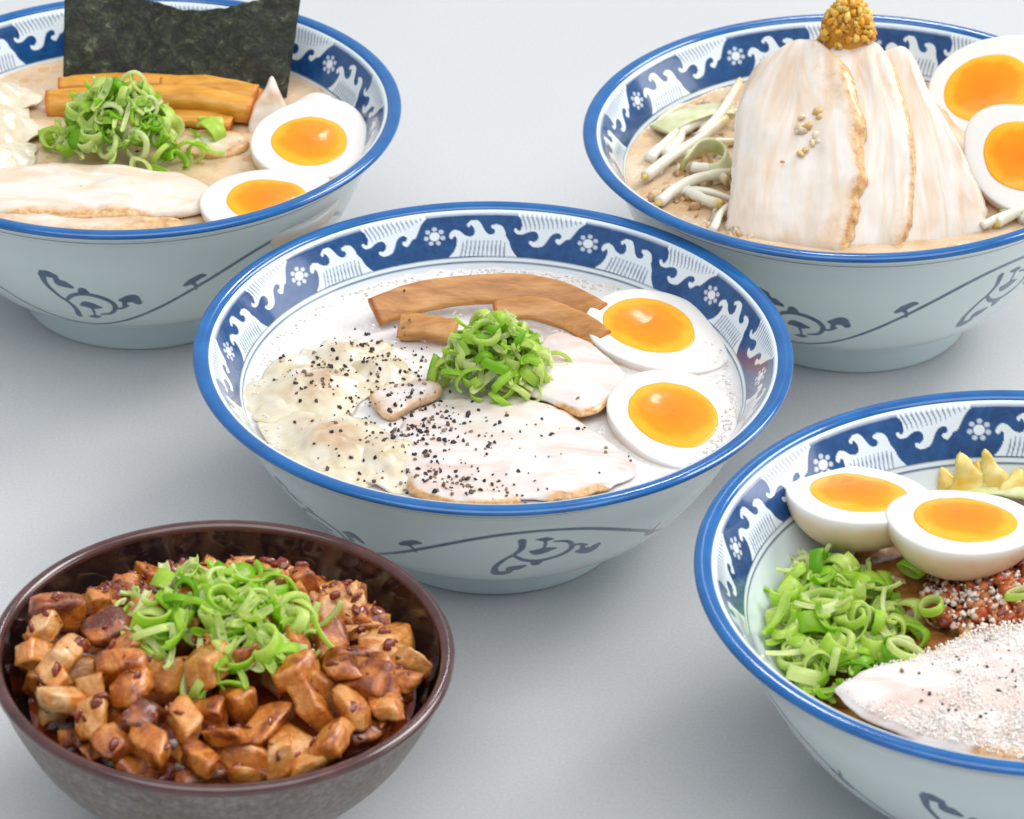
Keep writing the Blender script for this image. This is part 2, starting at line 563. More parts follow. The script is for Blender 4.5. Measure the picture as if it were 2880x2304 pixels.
def stroke(canvas, x0, y0, res, P, widths, val=1.0):
    """paint a polyline of varying width into canvas (rows=y)"""
    P = np.asarray(P, float)
    widths = np.broadcast_to(np.asarray(widths, float), (len(P),))
    h, w = canvas.shape
    for (a, b, wa, wb) in zip(P[:-1], P[1:], widths[:-1], widths[1:]):
        mw = max(wa, wb)
        i0 = max(int((min(a[0], b[0]) - mw - x0) / res), 0)
        i1 = min(int((max(a[0], b[0]) + mw - x0) / res) + 2, w)
        j0 = max(int((min(a[1], b[1]) - mw - y0) / res), 0)
        j1 = min(int((max(a[1], b[1]) + mw - y0) / res) + 2, h)
        if i1 <= i0 or j1 <= j0:
            continue
        X, Y = np.meshgrid(x0 + (np.arange(i0, i1) + .5) * res, y0 + (np.arange(j0, j1) + .5) * res)
        d = b - a
        L2 = d @ d + 1e-12
        t = np.clip(((X - a[0]) * d[0] + (Y - a[1]) * d[1]) / L2, 0, 1)
        dist = np.hypot(X - a[0] - t * d[0], Y - a[1] - t * d[1])
        cov = np.clip(((wa + (wb - wa) * t) / 2 - dist) / res + .5, 0, 1) * val
        sub = canvas[j0:j1, i0:i1]
        np.maximum(sub, cov, out=sub)


def blur(a, n=1):
    for _ in range(n):
        a = (a + np.roll(a, 1, 0) + np.roll(a, -1, 0)) / 3
        a = (a + np.roll(a, 1, 1) + np.roll(a, -1, 1)) / 3
    return a


def sample(canvas, u, v, wrap=True):
    """bilinear; u,v in pixels (col,row)"""
    h, w = canvas.shape
    u0 = np.floor(u).astype(int)
    v0 = np.floor(v).astype(int)
    fu, fv = u - u0, v - v0
    g = lambda i, j: canvas[np.clip(j, 0, h - 1), (i % w) if wrap else np.clip(i, 0, w - 1)]
    return (g(u0, v0) * (1 - fu) + g(u0 + 1, v0) * fu) * (1 - fv) + (g(u0, v0 + 1) * (1 - fu) + g(u0 + 1, v0 + 1) * fu) * fv


def band_canvas():
    """one 36 degree repeat of the wave border: white=1, blue=0, hatch between"""
    w, h = 900, 300
    XX, YY = np.meshgrid((np.arange(w) + .5) / w, (np.arange(h) + .5) / h)

    def uv(P):
        P = np.asarray(P, float)
        X, Y = P[:, 0], P[:, 1]
        top = np.interp(X, [95, 560, 1000, 1500, 1985], [118, 95, 88, 128, 215])
        bot = np.interp(X, [95, 560, 1000, 1500, 2000], [600, 575, 570, 612, 690])
        return np.stack([(X - 95) / 1890, (Y - top) / (bot - top)], 1)
    lower = [(250, 580), (310, 525), (350, 460), (365, 405), (362, 358), (335, 340), (318, 362), (296, 375), (274, 352), (282, 318), (310, 286),
             (350, 270), (400, 280), (430, 300), (460, 325), (500, 341), (550, 340), (580, 318), (590, 280), (575, 238), (545, 208),
             (528, 232), (506, 232), (497, 206), (520, 184), (560, 160), (620, 160), (660, 190), (690, 240), (720, 290), (760, 318), (800, 320),
             (830, 297), (825, 264), (803, 252), (786, 234), (796, 216), (830, 205), (870, 205), (920, 225), (955, 280), (966, 330), (985, 360),
             (1010, 400), (1030, 460), (1060, 510), (1120, 580)]
    upper = [(1055, 84), (1110, 112), (1142, 150), (1156, 210), (1148, 255), (1128, 278), (1104, 268), (1088, 244), (1066, 250), (1062, 272),
             (1084, 302), (1130, 320), (1180, 315), (1230, 295), (1280, 285), (1330, 295), (1360, 330), (1362, 370), (1335, 398), (1302, 406),
             (1280, 392), (1256, 402), (1258, 426), (1285, 450), (1322, 463), (1400, 462), (1440, 440), (1470, 400), (1500, 350), (1540, 315), (1590, 308),
             (1630, 325), (1642, 355), (1622, 380), (1596, 374), (1574, 388), (1584, 415), (1612, 436), (1640, 440), (1680, 410), (1700, 390), (1750, 380), (1790, 330),
             (1840, 262), (1900, 218), (1975, 196)]
    can = np.zeros((h, w))
    for P in (lower, upper):
        Q = uv(catmull(P, 200))
        can = np.maximum(can, poly_mask(Q, XX, YY).astype(float))
    # hatch strokes, ink inside the waves
    hat = np.zeros((h, w))

    def hs(Q, wd):
        Q = uv(Q) * (w, h)
        stroke(hat, 0, 0, 1, Q, wd)
    for i in range(11):
        xt = 440 + i * 52
        yt = 388 + (24 if i in (0, 10) else 0)
        hs([(xt, yt), (xt - 8, yt + 60), (xt - 26 + i * 1.5, yt + 120), (xt - 48 + i * 4, 575)], [7, 11, 11, 7])
    for i in range(13):
        xt = 1165 + i * 54
        yb = 262 - max(0, i - 8) * 12
        hs([(xt - 24, 88), (xt + 6, 150), (xt + 30, 205), (xt + 40, yb)], [12, 11, 9, 4])
    can = can * (1 - 0.68 * hat)
    # small flowers at the seam
    fx, fy = 0.0, .46
    asp = 59.4 / 19.0
    for sx in (0, 1):
        X = (XX - sx) * asp
        Y = YY - fy
        d = np.hypot(X, Y)
        can = np.maximum(can, np.clip((.105 - d) * 60 + .5, 0, 1))
        for k in range(7):
            a_ = k * math.pi / 3.5 + .3
            dd = np.hypot(X - .172 * math.cos(a_), Y - .172 * math.sin(a_))
            can = np.maximum(can, .72 * np.clip((.050 - dd) * 60 + .5, 0, 1))
    return blur(can, 1)


BAND = band_canvas()
K_ARC = 1.43  # mm per degree on the outer wall


def scroll_canvas():
    """one 120 degree repeat of the vine; rows z 10..82 mm"""
    res = 0.12
    w = int(round(120 * K_ARC / res))
    hgt = int(72 / res)
    can = np.zeros((hgt, w))
    W = 120 * K_ARC

    def put(P, wd, n=24):
        P = catmull(P, n)
        wd = np.asarray(wd) * 1.2
        wd = np.interp(np.linspace(0, 1, n), np.linspace(0, 1, len(wd)), wd) if hasattr(wd, '__len__') else wd
        for sh in (-W, 0, W):
            stroke(can, 0, 10, res, P + (sh, 0), wd)
    t = np.linspace(-5, 125, 300)
    vine = np.stack([t * K_ARC, 44 - 20.5 * np.cos(np.radians(3 * t))], 1)
    for sh in (-W, 0, W):
        stroke(can, 0, 10, res, vine + (sh, 0), 1.3 + .6 * np.sin(np.radians(1.5 * t)) ** 2)

    def cl(pts, cx, cz, fz):
        o = []
        for X3, Y3 in pts:
            dx, dy = .348 * X3 - 140, .348 * Y3 - 110
            o.append((cx + dx * .147, cz + fz * (-dy * .26 + dx * .035)))
        return o
    for (deg, z, fz, k) in ((5, 38.5, 1, 1), (62, 50.5, -1, .85)):
        cx = deg * K_ARC
        put(cl([(110, 85), (150, 95), (200, 110)], cx, z, fz), [2, 3.2, 2.2])
        put(cl([(200, 110), (215, 150), (250, 160), (300, 182)], cx, z, fz), [1.4, 3.2, 3.4, 1.6])
        put(cl([(105, 100), (110, 160), (170, 235), (225, 280), (262, 330), (262, 385)], cx, z, fz), [2.6, 1.7, 1.3, 1.4, 1.8, 2.3])
        put(cl([(225, 265), (290, 235), (380, 232), (480, 258), (560, 300), (585, 345), (545, 385), (460, 388)], cx, z, fz), [1.3, 1.7, 1.8, 1.8, 1.8, 1.8, 1.4, .9])
        put(cl([(345, 215), (375, 205), (410, 225)], cx, z, fz), [1, 2.6, 1])
        put(cl([(320, 310), (365, 305), (410, 320), (475, 335)], cx, z, fz), [.9, 3.4, 3.6, 1.0])
        put(cl([(400, 330), (405, 370), (400, 400)], cx, z, fz), [1.2, .9, .9])
        put(cl([(350, 400), (400, 402), (445, 405)], cx, z, fz), [.8, 2.4, .8])
        put(cl([(585, 350), (630, 358), (680, 345)], cx, z, fz), [1.2, 1.2, 1.3])
        put(cl([(640, 300), (690, 300), (730, 300), (765, 335)], cx, z, fz), [1.8, 3.6, 4.0, 2.4])
        put(cl([(655, 345), (665, 315)], cx, z, fz), [1.4, 1.8])
    for deg, z, fz in ((33, 51, 1), (93, 41, -1)):
        cx = deg * K_ARC
        put([(cx - 4.2, z - 1.5 * fz), (cx - 2, z + .2 * fz), (cx + 1, z + 2.2 * fz), (cx + 2.6, z + 2.2 * fz)], [1.6, 2.8, 2.4, 1.2])
        put([(cx - 2, z - .5 * fz), (cx - .5, z - 2.5 * fz), (cx, z - 5 * fz)], [1.8, 1.1, 1.0])
    return blur(can, 1)


SCROLL = scroll_canvas()
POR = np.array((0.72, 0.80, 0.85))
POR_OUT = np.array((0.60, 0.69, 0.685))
BLUE = np.array((0.008, 0.062, 0.215))
INK = np.array((0.042, 0.092, 0.175))
LINE = np.array((0.05, 0.10, 0.16))

OUT = [(104.4, 81.6), (103.4, 79.6), (101.0, 78.2), (99.2, 75.5), (97.4, 73), (92.4, 64), (87.4, 52), (81.2, 40), (74.6, 30), (67.3, 22), (58.4, 16), (53, 13.4), (51.6, 12.6), (50.4, 10.5)]
INN = [(99.8, 82.0), (98.8, 81.5), (97.9, 80.7), (89.3, 65.4), (88.4, 63.7), (85.5, 58.5), (80, 51), (72, 42.5), (60, 33), (44, 26), (22, 22.5), (0.2, 22)]


def dense(P, step_fn):
    P = catmull(P, len(P) * 40)
    d = np.r_[0, np.cumsum(np.hypot(*np.diff(P, axis=0).T))]
    s = [0.0]
    while s[-1] < d[-1]:
        z = np.interp(s[-1], d, P[:, 1])
        s.append(s[-1] + step_fn(z))
    s[-1] = d[-1]
    return np.stack([np.interp(s, d, P[:, 0]), np.interp(s, d, P[:, 1])], 1)


def thetas(center, half, fine, coarse):
    a = np.arange(-half, half + 1e-6, fine)
    b_ = np.linspace(half, 360 - half, int((360 - 2 * half) / coarse) + 1)[1:]
    return np.radians(center + np.r_[a, b_])


def make_bowl(b, label, flower_az, trough_az, name='ramen_bowl'):
    zs = BOWL[b][4]
    root = empty(name, base(b), label, 'bowl', 'blue and white ramen bowls on the table')
    # outer wall
    P = dense(OUT, lambda z: .42 if z < 78 else 1.0)
    th = thetas(-90, 112, .28, 2.0)
    T, Rr = np.meshgrid(th, P[:, 0], indexing='ij')
    Z = np.meshgrid(th, P[:, 1], indexing='ij')[1]
    V = np.stack([Rr * np.cos(T), Rr * np.sin(T), Z * zs], -1).reshape(-1, 3)
    deg = np.degrees(T).ravel()
    z = Z.ravel()
    ink = sample(SCROLL, ((deg - trough_az) % 120) * K_ARC / .12, (z - 10) / .12)
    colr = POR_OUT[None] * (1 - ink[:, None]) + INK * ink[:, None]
    for zl, wd, cl, k in ((76.8, .42, LINE, .85), (17.6, .9, np.array((.22, .36, .46)), .55), (14.0, .6, np.array((.16, .28, .38)), .7)):
        kk = np.clip((wd - np.abs(z - zl)) / .3 + .3, 0, 1)[:, None] * k
        colr = colr * (1 - kk) + cl * kk
    F = grid_faces_np(len(th), len(P))
    nV = len(V)
    # inner wall
    P2 = dense(INN, lambda z: .40 if 62 < z < 81 else 2.0)
    s = np.r_[0, np.cumsum(np.hypot(*np.diff(P2, axis=0).T))]
    th2 = thetas(90, 125, .25, 2.0)
    T, Rr = np.meshgrid(th2, P2[:, 0], indexing='ij')
    Z = np.meshgrid(th2, P2[:, 1], indexing='ij')[1]
    V2 = np.stack([Rr * np.cos(T), Rr * np.sin(T), Z * zs], -1).reshape(-1, 3)
    z = Z.ravel()
    deg = np.degrees(T).ravel()
    vv = np.clip((80.7 - z) / (80.7 - 65.4), -.2, 1.2)
    u = ((flower_az - deg) / 36.0) % 1.0
    whi = sample(BAND, u * 900 - .5, vv * 300 - .5)
    band = (vv > 0) & (vv < 1)
    c_in = np.where(band[:, None], BLUE + (POR * 1.02 - BLUE) * whi[:, None], POR[None])
    for zl, wd, cl, k in ((80.7, .35, LINE, .9), (65.4, .25, LINE, .9), (63.5, .45, np.array((.05, .12, .22)), .9)):
        kk = np.clip((wd - np.abs(z - zl)) / .3 + .3, 0, 1)[:, None] * k
        c_in = c_in * (1 - kk) + cl * kk
    F2 = grid_faces_np(len(th2), len(P2))[:, ::-1] + nV
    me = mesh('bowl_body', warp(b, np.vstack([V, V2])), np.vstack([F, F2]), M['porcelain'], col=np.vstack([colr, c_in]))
    obj('bowl_body', me, root)
    # blue lip
    lip = [(103.9, 80.9), (104.9, 81.2), (105.1, 82.2), (104.6, 83.0), (103.4, 83.4), (101.6, 83.3), (100.3, 82.9), (99.6, 82.1), (99.5, 81.2)]
    lip = catmull(lip, 22)
    th = np.linspace(0, 2 * np.pi, 240, endpoint=False)
    V = np.stack([np.outer(np.cos(th), lip[:, 0]), np.outer(np.sin(th), lip[:, 0]), np.outer(np.ones_like(th), lip[:, 1] * zs)], -1).reshape(-1, 3)
    obj('rim_band', mesh('rim_band', warp(b, V), grid_faces(240, 22, True), M['rim_blue']), root)
    # foot ring
    ft = catmull([(51.2, 13.0), (50.2, 9), (49.6, 4), (49.2, 1.2), (48.4, .2), (46, 0.0), (44.6, .5), (44, 3), (44, 12), (20, 15), (0.2, 16)], 44)
    V = np.stack([np.outer(np.cos(th), ft[:, 0]), np.outer(np.sin(th), ft[:, 0]), np.outer(np.ones_like(th), ft[:, 1] * zs)], -1).reshape(-1, 3)
    obj('foot_ring', mesh('foot_ring', warp(b, V), grid_faces(240, 44, True), M['foot']), root)
    return root


make_bowl('C', 'blue and white wave bordered ramen bowl in the middle holding peppered white soup', 32.4, -140)
make_bowl('U', 'blue and white ramen bowl at the top right holding the tall fan of pork slices', 115.5, -113)
make_bowl('B', 'blue and white ramen bowl at the bottom right without soup, heaped with scallions and crumbs', 129, -112)
make_bowl('T', 'blue and white ramen bowl at the top left with the black nori sheet', 38.8, -102)

# dark bowl
root = empty('rice_bowl', base('D'), 'small dark brown glazed bowl of diced pork at the bottom left', 'bowl')
th = np.linspace(0, 2 * np.pi, 200, endpoint=False)


def lathe(b, P, n=200, zs=1.0):
    P = np.asarray(P, float)
    th = np.linspace(0, 2 * np.pi, n, endpoint=False)
    V = np.stack([np.outer(np.cos(th), P[:, 0]), np.outer(np.sin(th), P[:, 0]), np.outer(np.ones_like(th), P[:, 1] * zs)], -1).reshape(-1, 3)
    return warp(b, V), grid_faces(n, len(P), True)


V, F = lathe('D', catmull([(70.4, 62.5), (69.4, 60), (67.2, 54), (63.6, 46), (58.6, 37), (50, 26.5), (41, 17), (34, 10), (29, 6.5)], 60))
obj('outer_wall', mesh('outer_wall', V, F, M['stoneware']), root)
V, F = lathe('D', catmull([(66.9, 63.6), (65.8, 60), (62.6, 52), (57, 42), (49, 31.5), (38, 21), (24, 13), (10, 10), (0.2, 9.5)], 60))
obj('inner_wall', mesh('inner_wall', V, F, M['dark_glaze']), root)
V, F = lathe('D', catmull([(69.9, 61.8), (70.8, 62.6), (70.9, 64.0), (70.0, 65.0), (68.6, 65.2), (67.4, 64.7), (66.8, 63.8), (66.6, 62.8)], 20))
obj('rim_band', mesh('rim_band', V, F, M['brown_rim']), root)
V, F = lathe('D', catmull([(29.5, 7.2), (28.4, 3.5), (28, .6), (26.5, 0), (24.5, .4), (24, 5), (10, 7), (.2, 7)], 30))
obj('foot_ring', mesh('foot_ring', V, F, M['stoneware']), root)

# ------------------------------------------------------------------ soups


def soup(b, r, z, mat, label, name='soup', amp=.5):
    nr, nt = 70, 160
    rr = np.r_[np.linspace(0.01, .96, nr - 8), np.linspace(.965, 1.0, 8)] * r
    th = np.linspace(0, 2 * np.pi, nt, endpoint=False)
    Rr, T = np.meshgrid(rr, th, indexing='xy')
    X, Y = Rr * np.cos(T), Rr * np.sin(T)
    P = np.stack([X, Y, np.zeros_like(X)], -1).reshape(-1, 3)
    Z = z + amp * fbm(P / 14, 3) + .18 * fbm(P / 2.5, 9, 2) + 1.0 * np.exp(-(r - Rr.ravel()) / 1.0) - .3
    P[:, 2] = Z
    Vw = warp(b, P)
    o = obj(name, mesh(name, Vw, grid_faces(nt, nr, True), M[mat]))
    o.location = base(b)
    return tag(o, label, 'soup')


S_C = soup('C', 87.6, 53.8, 'white_broth', 'frothy white broth filling the middle bowl')
S_U = soup('U', 88.4, 62.8, 'beige_broth', 'beige broth around the tall pork slices')
S_T = soup('T', 88.6, 63.6, 'tonkotsu_broth', 'tan broth under the nori sheet and bamboo shoots')

# ------------------------------------------------------------------ eggs


def egg_meshes(L, W, seed, yr=.62, ysh=-.09, D=None):
    D = D or W * .43
    n = 56
    th = np.linspace(0, 2 * np.pi, n, endpoint=False)
    ex = L / 2 * np.cos(th)
    ey = W / 2 * np.sin(th) * (1 - .13 * np.cos(th))
    wob = 1 + .02 * fbm(np.stack([np.cos(th) * 1.3, np.sin(th) * 1.3, np.full(n, seed)], 1), seed)
    ex, ey = ex * wob, ey * wob
    rows, skin = [], []
    for rho in (0.02, .3, .5, .7, .85, .93, .97, .99):      # cut face
        z = .5 - .15 * (1 - rho) - .35 * max(0, (rho - .9) / .09) ** 2 * 1.0
        rows.append(np.stack([ex * rho, ey * rho, np.full(n, z)], 1))
        skin.append(0.0)
    for ph in np.linspace(.02, math.pi / 2 - .02, 14):
        rows.append(np.stack([ex * math.cos(ph), ey * math.cos(ph), np.full(n, -D * math.sin(ph))], 1))
        skin.append(min(1, ph / .25))
    V = np.stack(rows, 1)
    me = mesh('white', V.reshape(-1, 3), grid_faces(n, len(rows), True), M['egg_white'], attrs={'skin': np.tile(skin, n)})
    # yolk: low dome with its own soft uneven outline
    ry = W * .5 * yr * (1 + .035 * fbm(np.stack([np.cos(th) * 1.1, np.sin(th) * 1.1, np.full(n, seed + .5)], 1), seed + 5))
    cx = L * ysh
    rows, att = [], []
    for rho in (.01, .2, .4, .6, .75, .86, .94, .985, 1.0):
        z = .50 + 1.3 * (1 - rho ** 2.2) + (-.55 if rho == 1.0 else 0)
        point = 1 + .10 * np.maximum(0, np.cos(th)) ** 3
        rows.append(np.stack([cx + ry * rho * 1.10 * np.cos(th) * point, ry * rho * np.sin(th), np.full(n, z)], 1))
        att.append(rho)
    V = np.stack(rows, 1).reshape(-1, 3)
    V[:, 2] += .12 * fbm(V / 5, seed + 3, 2)
    yo = mesh('yolk', V, grid_faces(n, len(rows), True), M['yolk'], attrs={'skin': np.tile(att, n)})
    return me, yo


def egg(b, x, y, z, ang, tx, ty, L, W, label, seed, **kw):
    me, yo = egg_meshes(L, W, seed, **kw)
    o = empty('egg_half', place(b, x, y, z), label, 'egg', 'soft boiled egg halves')
    o.matrix_world = Matrix.Translation(place(b, x, y, z)) @ Euler((R(tx), R(ty), 0)).to_matrix().to_4x4() @ Matrix.Rotation(R(ang), 4, 'Z')
    obj('white', me, o)
    obj('yolk', yo, o)
    return o


egg('C', 60.0, 36.0, 57.8, -38, 6, 3, 57, 45, 'egg half beside the bamboo strips in the middle bowl', 1, yr=.70)
egg('C', 63.5, -21.5, 57.2, -72, 6, 4, 55, 45, 'egg half nearest the front rim of the middle bowl', 2, yr=.71, ysh=-.04)
egg('T', 70.0, 1.5, 69.5, 70, 8, 6, 58, 45, 'egg half by the bamboo shoots and right rim of the nori bowl', 3, yr=.67, ysh=-.07)
egg('T', 57.0, -48.0, 68.0, 31, 5, 4, 56, 43, 'egg half against the front rim of the nori bowl', 4, yr=.66, ysh=-.04)
egg('U', 63.0, 47.0, 78.0, 30, 27, -10, 58, 46, 'upper egg half leaning at the back right of the tall pork', 5, yr=.70)
egg('U', 66.0, -17.0, 78.0, 120, 24, -12, 58, 46, 'lower egg half leaning beside the tall pork slices', 6, yr=.71, ysh=-.02)
egg('B', -48.5, 57.5, 72.0, 4, -8, 3, 49, 43, 'left egg half standing by the back rim of the scallion bowl', 7, yr=.66, ysh=-.02)
egg('B', -15.5, 41.5, 71.5, 16, -6, 4, 52, 43, 'right egg half above the spicy crumbs of the scallion bowl', 8, yr=.70, ysh=-.02)

# ------------------------------------------------------------------ ribbons and tubes


def frame_path(P):
    T = np.gradient(P, axis=0)
    T /= np.linalg.norm(T, axis=1)[:, None]
    return T


def ribbon_mesh(name, P, width, thick, roll, mat, seed, n=30, m=14, taper=.0, square=4.0, rough=.06, origin=None):
    """closed strip with a rounded-rectangle section; roll = tilt of its width about the path (deg)"""
    P = catmull(P, n)
    T = frame_path(P)
    up = np.array([0, 0, 1.0])
    S = np.cross(T, up)
    S /= np.linalg.norm(S, axis=1)[:, None]
    U = np.cross(S, T)
    a = R(roll)
    S2, U2 = S * math.cos(a) + U * math.sin(a), -S * math.sin(a) + U * math.cos(a)
    th = np.linspace(0, 2 * np.pi, m, endpoint=False)
    c, s_ = np.cos(th), np.sin(th)
    e = 2 / square
    cx, cy = np.sign(c) * np.abs(c) ** e, np.sign(s_) * np.abs(s_) ** e
    rows = []
    att = []
    for i in range(n):
        t = i / (n - 1)
        w = width * (1 - taper * t) * (1 + 1.2 * rough * float(vnoise([[t * 5, seed, 0]], seed)[0]))
        h = thick * (1 + 1.5 * rough * float(vnoise([[t * 6, seed, 3]], seed)[0]))
        rows.append(P[i] + np.outer(cx, S2[i]) * w / 2 + np.outer(cy, U2[i]) * h / 2)
        att += [1.0 if (t < .02 or t > .98) else 0.0] * m
    V = np.array(rows).reshape(-1, 3)
    V += (rough * thick * .9) * np.stack([fbm(V / 4, seed + k, 2) for k in range(3)], 1)
    F = []
    for i in range(n - 1):
        for j in range(m):
            F.append((i * m + j, i * m + (j + 1) % m, (i + 1) * m + (j + 1) % m, (i + 1) * m + j))
    F.append(tuple(range(m))[::-1])
    F.append(tuple((n - 1) * m + j for j in range(m)))
    if origin is not None:
        V = V - origin
    return mesh(name, V, F, mat, attrs={'skin': att, 'tint': np.repeat(np.linspace(0, 1, n), m), 'rind': np.zeros(n * m)})


def strip(b, name, P, width, thick, roll, mat, label, cat, seed, group=None, **kw):
    P = np.array(P, float)
    mid = P.mean(0)
    o = obj(name, ribbon_mesh(name, P - mid, width, thick, roll, M[mat], seed, **kw))
    o.location = place(b, *mid)
    return tag(o, label, cat, group)


GB = 'bamboo shoot strips'
strip('C', 'bamboo_shoot', [(-44, 45.5, 58.5), (-33, 51, 60), (-20, 55, 61.5), (0, 58, 62), (14, 58, 61.5), (27, 54, 60), (38, 46, 58)], 11.5, 3.6, -40, 'menma',
      'long brown bamboo strip lying at the back of the white broth', 'bamboo shoot', 11, GB, n=44)
strip('C', 'bamboo_shoot', [(0, 44, 59.5), (12, 46, 61), (24, 42.5, 60), (33, 36, 59), (39, 30, 57.5)], 9, 3.4, -34, 'menma',
      'shorter bamboo strip between the scallions and the egg in the white broth', 'bamboo shoot', 12, GB)
strip('C', 'bamboo_shoot', [(-34, 37.5, 57), (-26, 35.5, 58.5), (-14, 33, 58)], 10, 5, -30, 'menma',
      'stubby peppered bamboo piece left of the scallions in the white broth', 'bamboo shoot', 13, GB)
strip('T', 'bamboo_shoot', [(-37, 46, 68), (-20, 47, 69), (0, 45.5, 70), (20, 43.5, 70), (46, 37.5, 68)], 8, 7, -10, 'menma_orange',
      'bamboo stick nearest the foot of the nori sheet', 'bamboo shoot', 14, GB, n=40, square=3)
strip('T', 'bamboo_shoot', [(-40, 32, 67), (-20, 33, 69), (0, 31.5, 71), (20, 29.5, 71.5), (44, 25, 69)], 11, 9, -15, 'menma_orange',
      'thick bamboo stick running behind the scallions by the nori', 'bamboo shoot', 15, GB, n=40, square=3)
strip('T', 'bamboo_shoot', [(6, 37, 73.5), (20, 36.5, 75), (33, 34, 74.5), (45, 31.5, 73)], 8, 5, -20, 'menma_orange',
      'bamboo piece lying on top of the other sticks by the nori', 'bamboo shoot', 16, GB, square=3)
strip('T', 'bamboo_shoot', [(8, 23, 66), (22, 21, 67), (36, 17, 66.5)], 8, 4, -15, 'menma_orange',
      'low bamboo strip in front of the thick stick, half sunk in tan broth', 'bamboo shoot', 17, GB)

# ------------------------------------------------------------------ flat pork slices


def slice_mesh(outline, thick, seed, rind_fn=None, bulge=1.5, nt=110, nr=16, wav=1.0, slope=(0, 0), rw=.17, lay=0):
    """outline: mm points round the slice (local, centred)."""
    O = catmull(outline, nt, True)
    jag = 1 + .018 * fbm(np.stack([O[:, 0] / 4, O[:, 1] / 4, np.full(nt, seed)], 1), seed, 3)
    O = O * jag[:, None]
    rho = np.r_[np.linspace(0.01, .82, nr - 6), [.88, .93, .965, .985, .997, 1.0]]
    rows, rind = [], []
    ri = np.ones(nt) if rind_fn is None else np.array([rind_fn(math.degrees(math.atan2(p[1], p[0]))) for p in O])

    def hgt(XY):
        q = np.c_[XY / 13, np.full(len(XY), seed)]
        return wav * fbm(q, seed, 3) + XY @ np.array(slope)
    for r in rho:
        XY = O * r
        z = thick / 2 + bulge * (1 - r * r) + hgt(XY) - (thick * .45) * max(0, (r - .93) / .07) ** 2.2
        rows.append(np.c_[XY, z])
        rind.append(ri * np.clip((r - (.97 - rw)) / rw, 0, 1))
    for r, dz in ((.99, -.55), (.95, -.9), (.5, -1), (.01, -1)):
        XY = O * r
        z = thick / 2 * dz + bulge * (1 - r * r) + hgt(XY)
        rows.append(np.c_[XY, z])
        rind.append(ri * (1.0 if r > .9 else 0))
    V = np.stack(rows, 1).reshape(-1, 3)
    V[:, 2] += .07 * fbm(V / 2.2, seed + 2, 2)
    ca, sa = math.cos(R(lay)), math.sin(R(lay))
    return mesh('pork_slice', V, grid_faces(nt, len(rows), True), M['pork'],
                attrs={'rind': np.clip(np.stack(rind, 1).ravel(), 0, 1), 'ly': V[:, 0] * ca + V[:, 1] * sa, 'lx': -V[:, 0] * sa + V[:, 1] * ca})


GP = 'slices of braised pork'


def pork(b, outline, z, thick, label, seed, rot=(0, 0), **kw):
    P = np.array(outline, float)
    c = P.mean(0)
    o = obj('pork_slice', slice_mesh(P - c, thick, seed, **kw))
    if b in 'CB':
        o.data.materials[0] = M['pork_pink']
    o.matrix_world = Matrix.Translation(place(b, c[0], c[1], z)) @ Euler((R(rot[0]), R(rot[1]), 0)).to_matrix().to_4x4()
    return tag(o, label, 'pork slice', GP)


def arc(*ranges):
    def f(a):
        best = .0
        for lo, hi, k in ranges:
            x = (a - lo) % 360
            wdt = (hi - lo) % 360
            if x < wdt:
                best = max(best, k * min(1, min(x, wdt - x) / 12))
        return best
    return f


pork('C', [(-34, -36), (-29, -20), (-20, -9), (-6, -5.5), (8, -6.5), (21, -13), (33, -24), (45, -40), (49, -53), (39, -64), (26, -70), (6, -70), (-12, -71), (-28, -62)],
     55.0, 2.4, 'large peppered pork slice at the front of the white broth', 21, bulge=2.2, rw=.10, rind_fn=arc((25, 75, .95), (95, 135, .7), (235, 250, .8), (285, 330, .95)))
pork('C', [(15, 20), (19, 33), (28, 36), (39, 22), (47, 8), (43, -8), (33, -22), (20, -12), (8, -4), (8, 8)],
     56.8, 2.4, 'pale pork slice between the scallions and the egg halves in the white broth', 22, rot=(-2, 3), bulge=2.4, rw=.10, rind_fn=arc((255, 330, .9), (200, 240, .6)))
pork('C', [(-43, -9), (-36, -2), (-24, 3), (-18, -2), (-20, -9), (-28, -15), (-35, -22), (-40, -18)],
     55.8, 3.0, 'small browned pork scrap between wontons and scallions in the white broth', 23, rind_fn=lambda a: .6, rw=.5)
pork('C', [(-27, -60), (-14, -63), (0, -67), (10, -72), (0, -76), (-14, -74), (-26, -69)],
     55.6, 3.0, 'browned pork edge at the front rim of the white broth', 24, rind_fn=lambda a: .95)
pork('T', [(-72, -50), (-62, -34), (-48, -27), (-32, -23), (-14, -23), (6, -26), (24, -31), (34, -41), (36, -50), (22, -57), (6, -61.5), (-18, -63), (-45, -60), (-64, -55)],
     66.4, 4.0, 'wide pork slice at the front of the tan broth with a browned edge', 25, bulge=2.0, rot=(3, 0), rw=.42, rind_fn=arc((205, 335, 1.0)))
pork('T', [(-62, -50), (-40, -56), (-14, -60), (8, -60), (24, -60), (18, -74), (-10, -79), (-36, -76), (-58, -66)],
     64.6, 3.2, 'second pork slice under the wide one against the front rim of the nori bowl', 26, rw=.9, rind_fn=lambda a: .9)
pork('T', [(-9, -5), (-8, 6), (-3, 14), (0, 19), (3, 13), (7, 3), (6, -5)],
     69.5, 2.5, 'pointed pale pork tip beside the bamboo ends and the egg', 27, rind_fn=lambda a: .2)
bpy.data.objects['pork_slice.006'].matrix_world = Matrix.Translation(place('T', 51.5, 25, 70.5)) @ Euler((R(62), R(8), R(18))).to_matrix().to_4x4()
pork('T', [(56, 24), (60, 34), (68, 40), (76, 38), (80, 30), (74, 22), (64, 20)],
     66.5, 3.5, 'pinkish pork slice showing behind the upper egg by the nori corner', 28, rot=(12, 0), rind_fn=lambda a: .3)
